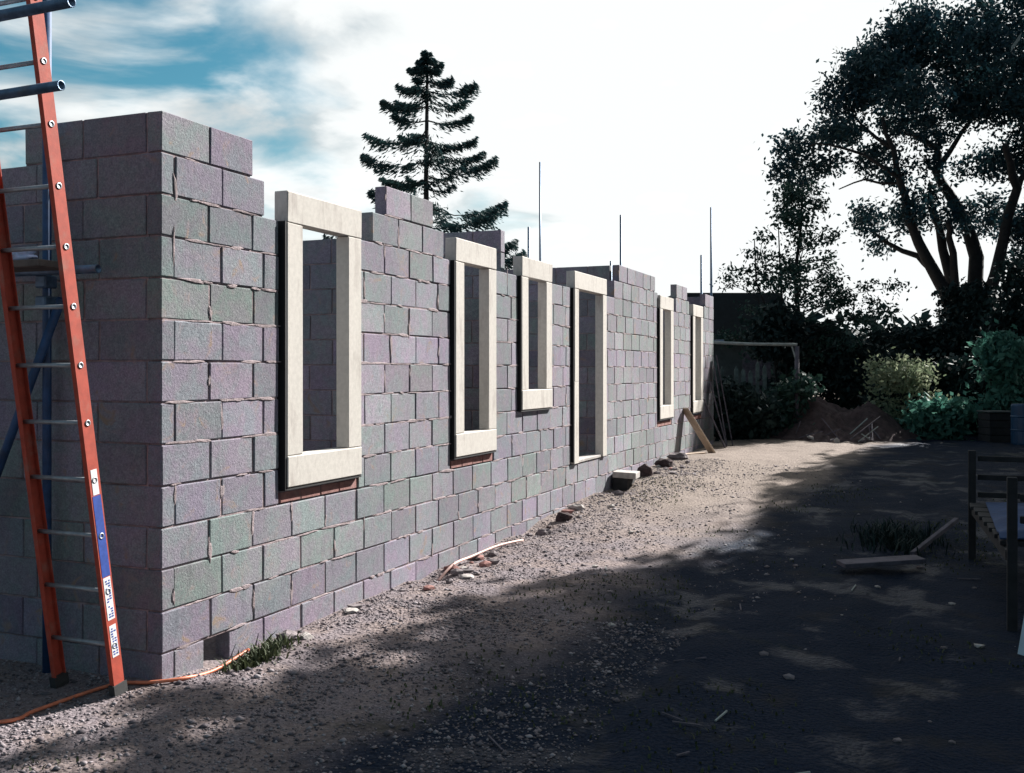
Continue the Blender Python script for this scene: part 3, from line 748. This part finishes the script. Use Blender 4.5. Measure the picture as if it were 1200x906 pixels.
# ------------------------------------------------------------------ vegetation
def leaves(centres, size, aspect=.55, droop=0, seed=0, axis=None):
    """diamond leaves at centres (n,3); returns V, F"""
    rs = np.random.RandomState(seed); n = len(centres)
    d = rs.normal(size=(n, 3)) if axis is None else axis + rs.normal(size=(n, 3)) * .35
    d[:, 2] -= droop; d /= np.linalg.norm(d, axis=1)[:, None]
    e = rs.normal(size=(n, 3)); e -= d * (d * e).sum(1)[:, None]; e /= np.linalg.norm(e, axis=1)[:, None]
    s = size * rs.uniform(.6, 1.35, (n, 1)); a = d * s; b = e * s * aspect
    V = np.stack([centres - a, centres + b - a * .1, centres + a, centres - b - a * .1], 1).reshape(-1, 3)
    return V, np.arange(n * 4).reshape(-1, 4)
def blob_points(blobs, n, clump, seed, shell=.55):
    """leaf centres in clumps over ellipsoids: blobs = [(centre, (rx, ry, rz)), ...]"""
    rs = np.random.RandomState(seed); vol = np.array([b[1][0] * b[1][2] for b in blobs]); vol = vol / vol.sum(); out = []
    for (c, r_), w in zip(blobs, vol):
        m = max(8, int(n * w)); nc = max(5, int(np.prod(r_) ** (1 / 3) / clump * 14) if clump else 5); nc = max(nc, m // 60)
        d = rs.normal(size=(nc, 3)); d /= np.linalg.norm(d, axis=1)[:, None]; rad = rs.uniform(shell ** 3, 1, (nc, 1)) ** (1 / 3)
        cc = d * rad * np.array(r_)
        k = rs.randint(0, nc, m); sz = rs.uniform(.5, 1.3, (nc, 1))
        out.append(np.array(c) + cc[k] + rs.normal(size=(m, 3)) * clump * sz[k] * np.array((1, 1, .7)))
    return np.vstack(out)
def crown_mesh(name, blobs, n, leaf, clump, seed, mat, shell=.55, droop=.3, aspect=.55):
    pts = blob_points(blobs, n, clump, seed, shell); V, Fq = leaves(pts, leaf, aspect, droop, seed + 1); return raw_mesh(name, V, Fq, mat)
def wiggle(p, q, n, amp, seed):
    r = random.Random(seed); p, q = Vector(p), Vector(q); out = []
    o = Vector((r.uniform(0, 9), r.uniform(0, 9), 0))
    for k in range(n + 1):
        t = k / n; w = p.lerp(q, t); s = math.sin(math.pi * t) * amp
        out.append(w + Vector((noise.noise((t * 3 + o.x, 0, 1)), noise.noise((t * 3 + o.y, 5, 1)), noise.noise((t * 3, o.x, 7)) * .5)) * s * 2)
    return out
def wood(mb, pts, r0, r1, n=7):
    m = len(pts); mb.tube(pts, [r0 + (r1 - r0) * (k / (m - 1)) ** .8 for k in range(m)], n)

# --- fir behind the house: boughs follow the tiers seen against the sky
def make_fir():
    Z = 36.0; base = P(500, 435, Z); base.z = .3; top = P(501, 64, Z)
    fir = empty('fir_tree', base); tag(fir, 'tall open fir tree rising behind the house roofline', 'tree')
    tk = MB(); wood(tk, [Vector((0, 0, 0)), Vector((.03, 0, 4)), Vector((-.02, 0, 8)), top - base], .20, .045, 9)
    r = random.Random(21); L = []; AX = []; per = Z / F
    tiers = [(64, 4, 1.2), (71, 9, 1.1), (82, 18, 1), (97, 30, .9), (122, 52, 1.0), (150, 66, .8), (168, 26, .5), (194, 88, 1.0), (214, 40, .4), (242, 112, 1.05), (290, 122, 1.0), (340, 125, 1.0), (390, 130, 1)]
    rs = np.random.RandomState(4)
    for v, w, dens in tiers:
        h = (435 - v) * per + CZ - base.z; reach = w * per * 1.13
        nb = 3 if w > 25 else 4; a0 = r.uniform(0, 6.28)
        dirs = [(a0 + 6.283 * k / nb + r.uniform(-.4, .4), r.uniform(.45, .9)) for k in range(nb)]
        side = math.atan2(RY, RX); dirs += [(side + r.uniform(-.3, .3), r.uniform(.72, 1.1)), (side + math.pi + r.uniform(-.3, .3), r.uniform(.75, 1.12))]
        for an, q in dirs:
            R = reach * q; hz = h + r.uniform(-.5, .5) * min(1, R * .6); d = Vector((math.cos(an), math.sin(an), 0))
            pts = [Vector((0, 0, hz)), d * R * .35 + Vector((0, 0, hz - .10 * R)), d * R * .7 + Vector((0, 0, hz - .08 * R)), d * R + Vector((0, 0, hz + .05 * R))]
            wood(tk, pts, .03, .008, 5)
            n = int(dens * (90 + 360 * R)); pa = np.array([tuple(p) for p in pts])
            # tufts hung along the bough with gaps between them
            nt = max(4, int(3 + R * 5)); tc_ = np.sort(np.concatenate([rs.uniform(.2, 1.0, nt - 3), [.7, .85, .97]])); hang = rs.uniform(.2, 1.0, nt)
            kq = rs.randint(0, nt, n); t = np.clip(tc_[kq] + rs.normal(size=n) * .07 / max(.6, R * .5), .03, 1.03)
            seg = np.clip(t * 3, 0, 2.999); i0 = seg.astype(int); f = (seg - i0)[:, None]
            c = pa[i0] * (1 - f) + pa[i0 + 1] * f
            wd = (.06 + R * .075 * hang[kq])[:, None] * (1.25 - .55 * t[:, None])
            pr = np.array((-math.sin(an), math.cos(an), 0))
            c = c + pr * rs.normal(size=(n, 1)) * wd * 1.5 + np.array((0, 0, 1)) * (-np.abs(rs.normal(size=(n, 1))) * wd * 1.25 + .05)
            L.append(c); AX.append(np.tile(np.array((d.x, d.y, -.25)), (n, 1)))
    P_ = np.vstack(L); A_ = np.vstack(AX)
    V, Fq = leaves(P_, .095, .26, .3, 8, A_)
    tk.build('trunk', M['bark'], fir, True); link('crown', raw_mesh('crown', V, Fq, M['needles']), fir)
make_fir()

# --- big spreading tree at the right: stems read from the photograph, crown in clumps round them
def make_big_tree():
    Z = 34.0; base = P(1135, 470, Z); base.z = .3; t = empty('oak_tree', base)
    tag(t, 'large spreading tree with several leaning dark stems and a domed crown at the right', 'tree')
    tk = MB(); r = random.Random(2); k = Z / F
    def S(path, r0, r1, dz, d0=0):
        out = []
        for j, (u, v) in enumerate(path):
            q = P(u, v, Z); q += Vector((FX, FY, 0)) * (d0 + (dz - d0) * j / (len(path) - 1)); out.append(q - base)
        fine = [out[0]]
        for a, b in zip(out[:-1], out[1:]):
            fine += [a.lerp(b, .5) + Vector((r.uniform(-1, 1), r.uniform(-1, 1), r.uniform(-1, 1))) * .07, b]
        wood(tk, fine, r0 * .74, r1 * .7, 8)
    S([(1130, 470), (1128, 400), (1110, 362), (1085, 318), (1066, 288), (1050, 255), (1040, 222), (1030, 185), (1015, 150)], .42, .08, -1.5)
    S([(1085, 318), (1075, 300), (1045, 282), (1030, 262)], .2, .06, 1.0, -.56)
    S([(1110, 362), (1104, 320), (1090, 285), (1080, 270)], .24, .1, -2.0, -.37)
    S([(1130, 400), (1118, 320), (1112, 262), (1105, 232), (1112, 205)], .28, .12, 1.5)
    S([(1140, 430), (1150, 300), (1142, 255), (1128, 220), (1118, 190), (1124, 160), (1100, 140), (1070, 132)], .38, .1, 2.5)
    S([(1118, 190), (1135, 150), (1160, 110)], .15, .05, -.5, 1.43)
    S([(1140, 440), (1146, 360), (1158, 290), (1166, 230), (1150, 205), (1135, 190)], .34, .12, -2.5)
    S([(1166, 230), (1190, 205), (1230, 180)], .17, .07, 0, -1.5)
    S([(1040, 222), (1010, 212), (990, 218)], .07, .03, .6, -1.12); S([(1036, 215), (1000, 190), (960, 178), (935, 180)], .1, .03, -1, -1.2); S([(1030, 185), (1005, 150), (1000, 120)], .1, .03, .5, -1.31)
    S([(1150, 470), (1190, 380), (1230, 300), (1240, 200)], .35, .1, 1)
    B = []
    def bl(u, v, w, h, dz=0, d=None):
        q = P(u, v, Z) + Vector((FX, FY, 0)) * dz - base; rx = w * k; rz = h * k; B.append((tuple(q), (rx, d or max(rx, rz) * .9, rz)))
    for a in [(1085, 42, 52, 32), (1125, 30, 55, 28, 2), (1175, 28, 50, 26, -1), (1040, 62, 42, 26, 1), (1012, 92, 32, 22, -1), (1060, 84, 40, 20, 2), (1125, 74, 40, 22, -2), (1180, 75, 55, 40, 2), (1160, 122, 50, 26, 0), (1090, 122, 45, 20, 2),
              (988, 118, 26, 28, 0), (1000, 140, 34, 14, 2), (1040, 128, 34, 16, -2), (1195, 135, 45, 34, -2), (1225, 90, 50, 60), (1230, 170, 40, 40), (1190, 178, 30, 16, 1)]: bl(*a)
    n1 = len(B)
    for a in [(933, 172, 26, 18), (948, 190, 30, 16, 1), (915, 200, 14, 12), (975, 165, 24, 14, -1), (985, 185, 22, 12, 1), (1020, 190, 20, 16), (1045, 172, 20, 14, 1), (1075, 170, 22, 16, -1), (1062, 200, 16, 12, 1), (1092, 195, 16, 14), (1035, 205, 14, 12, -1),
              (1028, 245, 22, 18, 1), (1050, 250, 20, 18, -1), (1020, 268, 14, 12), (1045, 285, 14, 10, 1), (1080, 250, 22, 20, 1), (1098, 258, 18, 18, -1), (1105, 222, 14, 16, 1), (1125, 262, 10, 12), (1190, 240, 26, 30, 2), (1180, 275, 24, 24, -1), (1205, 280, 26, 40),
              (930, 225, 12, 12), (945, 215, 10, 10), (1175, 200, 24, 10, 0), (1150, 190, 14, 12, 1)]: bl(*a)
    p1 = blob_points(B[:n1], 52000, .29, 3, .2); p2 = blob_points(B[n1:], 13000, .22, 5, .25)
    V, Fq = leaves(np.vstack([p1, p2]), .085, .5, .2, 6)
    tk.build('trunk', M['bark'], t, True); link('crown', raw_mesh('crown', V, Fq, M['leaf_oak']), t)
make_big_tree()

# --- slim feathery tree before the outbuilding
def make_sapling():
    Z = 25.0; base = P(934, 435, Z); base.z = .3; t = empty('birch_tree', base); k = Z / F
    tag(t, 'slim feathery tree with a sparse crown at the end of the driveway', 'tree')
    tk = MB(); r = random.Random(8)
    wood(tk, [Vector((0, 0, 0)), P(936, 380, Z) - base, P(932, 320, Z) - base, P(938, 270, Z) - base, P(941, 212, Z) - base], .09, .015, 8)
    wood(tk, [Vector((.1, .1, 0)), P(905, 380, Z) - base, P(886, 330, Z) - base, P(884, 280, Z) - base], .05, .012, 6)
    wood(tk, [Vector((-.1, 0, 0)), P(918, 380, Z) - base, P(914, 310, Z) - base, P(912, 262, Z) - base], .05, .012, 6)
    B = []
    for v in range(225, 420, 9):
        w = 10 + (v - 215) * .42
        for q in range(3 if v < 300 else 4):
            u = 940 + r.uniform(-1, 1) * w * .95 + (v - 300) * .05; dz = r.uniform(-1, 1) * w * k
            e = P(u, v + r.uniform(-4, 4), Z) + Vector((FX, FY, 0)) * dz - base
            B.append((tuple(e), (r.uniform(9, 17) * k, r.uniform(9, 15) * k, r.uniform(4, 8) * k)))
            wood(tk, [P(938, v + 16, Z) - base, (P(938, v + 12, Z) - base).lerp(e, .6), e], .014, .004, 4)
    for u, v in ((880, 300), (872, 318), (862, 330), (850, 322), (890, 280), (884, 335), (900, 320), (1000, 345), (1015, 335), (1025, 352), (1040, 338), (1005, 372), (985, 330), (975, 385), (1030, 368)):
        e = P(u, v, Z) + Vector((FX, FY, 0)) * r.uniform(-.8, .8) - base; B.append((tuple(e), (12 * k, 10 * k, 6 * k)))
        q0 = P(890 if u < 938 else 945, v + 22, Z) - base; wood(tk, [q0, q0.lerp(e, .5) + Vector((0, 0, .06)), e], .012, .004, 4)
    V, Fq = leaves(blob_points(B, 9000, .13, 9, .1), .055, .5, .3, 10)
    tk.build('trunk', M['bark'], t, True); link('crown', raw_mesh('crown', V, Fq, M['leaf_mid']), t)
make_sapling()

# --- bushes and hedge masses at the end of the driveway
def bush(u, v, w, h, Z, mat, label, seed, n=5000, leaf=.075, name='bush', depth=None, clump=.16, stems=True):
    k = Z / F; c = P(u, v, Z); base = Vector((c.x, c.y, .28)); b = empty(name, base); tag(b, label, 'bush' if name == 'bush' else name.replace('_', ' '))
    r = random.Random(seed); B = []
    zc = c.z - base.z; rx, rz = w * k, h * k; ry = depth or rx * .8
    for q in range(9):
        d = Vector((r.uniform(-1, 1), r.uniform(-1, 1), r.uniform(-.7, 1)))
        off = Vector((RX, RY, 0)) * d.x * rx * .6 + Vector((FX, FY, 0)) * d.y * ry * .6 + Vector((0, 0, d.z * rz * .6)); s = r.uniform(.32, .55)
        B.append((tuple(Vector((0, 0, zc)) + off), (rx * s, ry * s, rz * s)))
    low = zc - rz * .75
    if low > .1 or True:                                   # growth right down to the ground
        for q in range(4):
            B.append((tuple(Vector((RX, RY, 0)) * rx * r.uniform(-.7, .7) + Vector((FX, FY, 0)) * r.uniform(-.5, .5) * ry + Vector((0, 0, max(.25, low * .45)))), (rx * .4, ry * .4, max(.3, low * .5))))
    link('foliage', crown_mesh('foliage', B, int(n * 1.5), leaf if mat != 'leaf_pale' else .05, clump, seed, M[mat], .35), b)
    tk = MB()
    for q in range(5):
        e = Vector(B[q][0]); wood(tk, wiggle((r.uniform(-.12, .12), r.uniform(-.12, .12), 0), e, 4, .12, seed * 9 + q), .035, .008, 5)
    tk.build('stem', M['bark'], b, True)
for a in [
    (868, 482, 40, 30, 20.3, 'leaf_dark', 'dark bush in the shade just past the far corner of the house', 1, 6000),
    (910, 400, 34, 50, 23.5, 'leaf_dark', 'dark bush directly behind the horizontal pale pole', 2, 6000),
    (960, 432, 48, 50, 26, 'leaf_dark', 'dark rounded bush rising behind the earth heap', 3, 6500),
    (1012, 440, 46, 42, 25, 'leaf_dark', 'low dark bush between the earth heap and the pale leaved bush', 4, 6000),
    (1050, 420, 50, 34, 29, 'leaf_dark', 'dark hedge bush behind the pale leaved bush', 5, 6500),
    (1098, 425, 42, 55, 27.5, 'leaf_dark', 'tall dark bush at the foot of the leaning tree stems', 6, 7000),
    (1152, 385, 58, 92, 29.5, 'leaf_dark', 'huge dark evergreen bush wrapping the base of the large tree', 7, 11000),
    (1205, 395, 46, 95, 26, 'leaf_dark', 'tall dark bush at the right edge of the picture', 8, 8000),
    (1062, 442, 46, 24, 21.5, 'leaf_pale', 'bush with pale yellowish leaves catching the sun', 9, 3600),
    (1100, 490, 34, 22, 20.5, 'leaf_teal', 'low bluish green plant below the pale leaved bush', 10, 2600),
    (1178, 420, 30, 34, 20.5, 'leaf_teal', 'bluish green conifer bush with spreading fronds at the right', 11, 2600),
    (1150, 462, 34, 34, 22, 'leaf_dark', 'dark bush behind the wooden crate', 12, 4500),
    (1050, 485, 40, 24, 22, 'leaf_dark', 'low dark bush right of the earth heap', 13, 4000),
    (1190, 480, 26, 28, 21, 'leaf_mid', 'mid green bush behind the blue drum', 14, 2600),
    (926, 458, 22, 16, 20.6, 'leaf_mid', 'small green plant growing behind the left slope of the earth heap', 15, 1200),
    (1118, 452, 26, 30, 22.5, 'leaf_dark', 'dark bush between the pale leaved bush and the right edge', 16, 3500)]:
    bush(*a)

# --- outbuilding behind the far corner
def make_outbuilding():
    Z = 29.0; a = P(805, 435, Z); b_ = P(925, 435, Z); d = Vector((RX, RY, 0)); f = Vector((FX, FY, 0)); w = (b_ - a).length
    base = Vector((a.x, a.y, .28)); o = empty('outbuilding', base); o.rotation_euler.z = math.atan2(RY, RX)
    tag(o, 'dark low outbuilding with a slate roof behind the far corner of the house', 'building')
    H, T = 2.35, 3.65
    m = MB(); m.box(0, w, .1, 3.6, 0, H, .01); m.build('wall', M['render'], o)
    m = MB(); e = .25
    m.add([(-e, -e, H + .003), (w + e, -e, H + .003), (w + e, 3.9, H + .003), (-e, 3.9, H + .003), (-e, .35, T), (w - .15, .35, T), (w - .15, 3.2, T), (-e, 3.2, T)], [(0, 1, 2, 3), (4, 7, 6, 5), (0, 4, 5, 1), (1, 5, 6, 2), (2, 6, 7, 3), (3, 7, 4, 0)])
    m.build('roof', M['slate'], o)
    m = MB(); m.box(w * .55, w * .55 + .8, .06, .099, .05, 1.95, .004); m.build('door', M['old_timber'], o)
    m = MB(); m.box(-.2, w + .2, -e - .09, -e - .005, H - .07, H + .02, .01); m.build('gutter', M['rubber'], o)
make_outbuilding()

# --- pale pole on posts and pale picket fence past the house corner
def make_pole_rail():
    Z = 20.5; a = P(826, 401, Z); b_ = P(934, 404, Z); base = Vector((b_.x, b_.y, .3)); o = empty('pole_rail', base)
    tag(o, 'pale horizontal pole on two posts beyond the far corner of the house', 'rail')
    m = MB(); m.tube([a - base, (a.lerp(b_, .5) - base) + Vector((0, 0, -.015)), b_ - base], .032, 8); m.build('crossbar', M['pale_timber'], o, True)
    for q in (a, b_):
        m = MB(); m.tube([Vector((q.x - base.x, q.y - base.y, -.1)), q - base - Vector((0, 0, .033))], .045, 8); m.build('post', M['old_timber'], o, True)
    m = MB(); m.bar(P(928, 406, Z) - base, P(936, 432, Z) - base, .03, .03, (1, 0, .2)); m.build('brace', M['pale_timber'], o)
make_pole_rail()
def make_fence():
    Z = 20.8; a = P(838, 440, Z); b_ = P(896, 440, Z); d = (b_ - a); L_ = d.length; base = Vector((a.x, a.y, .28)); o = empty('picket_fence', base); o.rotation_euler.z = math.atan2(d.y, d.x)
    tag(o, 'weathered greenish picket fence behind the far corner of the house', 'fence'); r = random.Random(6)
    n = 8
    for k in range(n):
        x = L_ * k / (n - 1); h = 1.42 + r.uniform(-.18, .2); m = MB()
        w = r.uniform(.03, .045); m.add([(x - w, -.01, .02), (x + w, -.01, .02), (x + w, .012, .02), (x - w, .012, .02), (x - w, -.01, h), (x + w, -.01, h), (x + w, .012, h), (x - w, .012, h), (x, -.01, h + .07), (x, .012, h + .07)],
                        [(0, 1, 5, 8, 4), (3, 7, 9, 6, 2), (0, 4, 7, 3), (1, 2, 6, 5), (4, 8, 9, 7), (8, 5, 6, 9), (0, 3, 2, 1)])
        m.build('picket', M['green_timber'], o)
    for z in (.45, 1.1):
        m = MB(); m.box(-.05, L_ + .05, .015, .05, z, z + .07, .003); m.build('rail', M['old_timber'], o)
make_fence()
# crate and drum at the right edge
c = P(1170, 500, 19.5); cr = empty('wooden_crate', (c.x, c.y, .3), None, math.atan2(RY, RX)); tag(cr, 'dark wooden crate with a pale lid among the bushes at the right', 'crate')
for k in range(4):
    m = MB(); m.box(-.28, .28, -.25, -.228, .02 + k * .14, .15 + k * .14, .003); m.build('slat', M['dark_timber'], cr)
    m = MB(); m.box(-.28, .28, .228, .25, .02 + k * .14, .15 + k * .14, .003); m.build('slat', M['dark_timber'], cr)
    for x in (-.28, .258):
        m = MB(); m.box(x, x + .022, -.225, .225, .02 + k * .14, .15 + k * .14, .003); m.build('slat', M['dark_timber'], cr)
m = MB(); m.box(-.3, .3, -.27, .27, .585, .61, .004); m.build('lid', M['render'], cr)
c = P(1202, 505, 18.8); m = MB(); prof = [(0, .0), (.24, 0), (.25, .03), (.25, .25), (.262, .27), (.25, .29), (.25, .5), (.262, .52), (.25, .54), (.25, .72), (.235, .75), (0, .75)]
n = 20; vs = [(math.cos(6.2832 * k / n) * q, math.sin(6.2832 * k / n) * q, z) for q, z in prof for k in range(n)]
m.add(vs, [(j * n + k, j * n + (k + 1) % n, (j + 1) * n + (k + 1) % n, (j + 1) * n + k) for j in range(len(prof) - 1) for k in range(n)])
o = m.build('drum', M['blue_drum'], None); o.location = (c.x, c.y, ground_h(c.x, c.y)); tag(o, 'blue plastic drum standing at the right edge by the bushes', 'drum')

# --- row of trees to the right of the driveway: they throw the shade seen on the ground
def shade_trees():
    B = []; r = random.Random(13)
    for q in range(44):
        zf = 1 - 2 * (q + .5) / 44; af = q * 2.39996; rf = math.sqrt(1 - zf * zf)
        d = Vector((rf * math.cos(af), rf * math.sin(af), zf)) * (r.uniform(.58, .68) if q % 4 else r.uniform(.2, .45)); s = r.uniform(.31, .38)
        B.append((tuple(Vector((0, 0, 7)) + d * 3.4), (3.4 * s, 3.4 * s, 3.4 * s * .95)))
    cm = crown_mesh('crown', B, 36000, .17, .26, 40, M['leaf_oak'], .2)
    tk = MB(); wood(tk, [Vector((0, 0, -.2)), Vector((.1, 0, 2)), Vector((0, .1, 4)), Vector((.1, 0, 7.5))], .34, .1, 10)
    for q in range(9): wood(tk, wiggle((.05, .05, 3 + q * .35), Vector(B[q][0]), 4, .3, q), .12, .03, 6)
    tm = tk.mesh('trunk', True); tm.materials.append(M['bark'])
    for k, (x, y, s, rz) in enumerate(((8.95, 2.4, 1.08, 4.0), (8.75, 6.8, 1.09, 0), (8.8, 10.9, 1.09, 1.1), (9.3, 15.4, 1.06, 2.0), (10.2, 19.4, 1.08, 3.1), (10.8, 23.6, 1.13, 4.4), (11.8, 27.9, 1.17, 5.2), (13.6, 32.4, 1.2, .6), (13.2, 9, 1.15, 2.6), (13.6, 17, 1.2, 5.8))):
        t = empty('shade_tree', (x, y, .2), None, rz); t.scale = (s, s, s); link('trunk', tm, t); link('crown', cm, t)
        tag(t, 'leafy tree of the row shading the driveway from the right', 'tree', 'trees in a row right of the driveway')
shade_trees()

# --- distant wood on the skyline
def far_wood():
    r = random.Random(17); B = []
    for k in range(90):
        u = r.uniform(560, 1500); Z = r.uniform(70, 120); q = P(u, 435, Z); h = r.uniform(2.2, 4.2); B.append(((q.x, q.y, h * .6 + .3), (r.uniform(4, 8), r.uniform(4, 8), h)))
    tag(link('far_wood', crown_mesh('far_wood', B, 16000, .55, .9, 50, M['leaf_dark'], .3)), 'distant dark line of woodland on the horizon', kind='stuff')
far_wood()

# --- gravel, weeds
def gravel():
    rs = np.random.RandomState(23)
    bm = bmesh.new(); bmesh.ops.create_icosphere(bm, subdivisions=1, radius=1); bv = np.array([tuple(v.co) for v in bm.verts]); bf = np.array([[v.index for v in f.verts] for f in bm.faces]); bm.free()
    bm = bmesh.new(); ov = np.array([(1, 0, 0), (-1, 0, 0), (0, 1, 0), (0, -1, 0), (0, 0, 1), (0, 0, -1)], float); of = np.array([(0, 2, 4), (2, 1, 4), (1, 3, 4), (3, 0, 4), (2, 0, 5), (1, 2, 5), (3, 1, 5), (0, 3, 5)]); bm.free()
    spots = []
    while len(spots) < 38000:
        if rs.rand() < .62: x, y = rs.uniform(-1.1, 2.4), rs.uniform(-2.2, 2.2)
        else: x, y = abs(rs.normal(0, 1.1)), rs.uniform(2, 11)
        if x < .02 and y > -.02: continue
        if noise.noise((x * 1.3, y * 1.3, 7)) + .35 * (1 if x < 1 else -.3) < rs.uniform(-.6, .5): continue
        spots.append((x, y))
    V = []; Fq = []; o = 0
    for x, y in spots:
        s = min(.024, .0035 + rs.exponential(.0032)); sc = np.array((s * rs.uniform(.8, 1.4), s * rs.uniform(.7, 1.2), s * rs.uniform(.45, .8)))
        v = ov * (1 + rs.uniform(-.3, .3, (6, 1))); a = rs.uniform(0, 6.28); ca, sa = math.cos(a), math.sin(a)
        v = v * sc; v = np.stack([v[:, 0] * ca - v[:, 1] * sa + x, v[:, 0] * sa + v[:, 1] * ca + y, v[:, 2] + ground_h(x, y) + sc[2] * .35], 1)
        V.append(v); Fq.append(of + o); o += 6
    tag(link('gravel', raw_mesh('gravel', np.vstack(V), np.vstack(Fq), M['stones'])), 'loose gravel scattered along the wall foot', kind='stuff')
gravel()
def blades(spots, hgt, seed):
    rs = np.random.RandomState(seed); n = len(spots); p = np.array(spots); a = rs.uniform(0, 6.28, n); l = rs.uniform(.4, 1.2, n) * hgt; bend = rs.uniform(.2, .9, n) * l
    d = np.stack([np.cos(a), np.sin(a), 0 * a], 1); s = np.stack([-np.sin(a), np.cos(a), 0 * a], 1) * (.006 + .05 * hgt * .2)
    m = p + d * bend[:, None] * .35 + np.array((0, 0, 1)) * (l * .6)[:, None]; t = p + d * bend[:, None] + np.array((0, 0, 1)) * (l * .85)[:, None]
    V = np.stack([p - s, p + s, m + s * .8, m - s * .8, t], 1).reshape(-1, 3); b = np.arange(n)[:, None] * 5
    return V, np.vstack([b + np.array((0, 1, 2)), b + np.array((0, 2, 3)), b + np.array((3, 2, 4))])
def weeds():
    rs = np.random.RandomState(31); S = []
    while len(S) < 2600:
        x, y = rs.uniform(.2, 4.6), rs.uniform(-1.6, 9)
        if noise.noise((x * .9, y * .9, 11)) < .18 + rs.uniform(-.1, .15): continue
        S.append(tuple(G(x, y, -.005)))
    V, Fq = blades(S, .03, 3); tag(link('weeds', raw_mesh('weeds', V, Fq, M['weed'])), 'short weeds and grass on the driveway', kind='stuff')
    S = [tuple(G(.16 + rs.normal() * .06, .62 + rs.normal() * .13, -.02)) for _ in range(420)]
    V, Fq = blades(S, .11, 5); c = np.array(G(.16, .6)); o = link('weed_clump', raw_mesh('weed_clump', V - c, Fq, M['weed'])); o.location = c; tag(o, 'dark clump of weeds by the gap in the bottom block course', kind='stuff')
    S = [tuple(G(3.5 + rs.normal() * .17, 5.8 + rs.normal() * .3, -.02)) for _ in range(700)]
    V, Fq = blades(S, .17, 6); c = np.array(G(3.55, 5.9)); o = link('weed_clump', raw_mesh('weed_clump', V - c, Fq, M['leaf_dark'])); o.location = c; tag(o, 'dark clump of weeds behind the short grey plank', kind='stuff')
weeds()
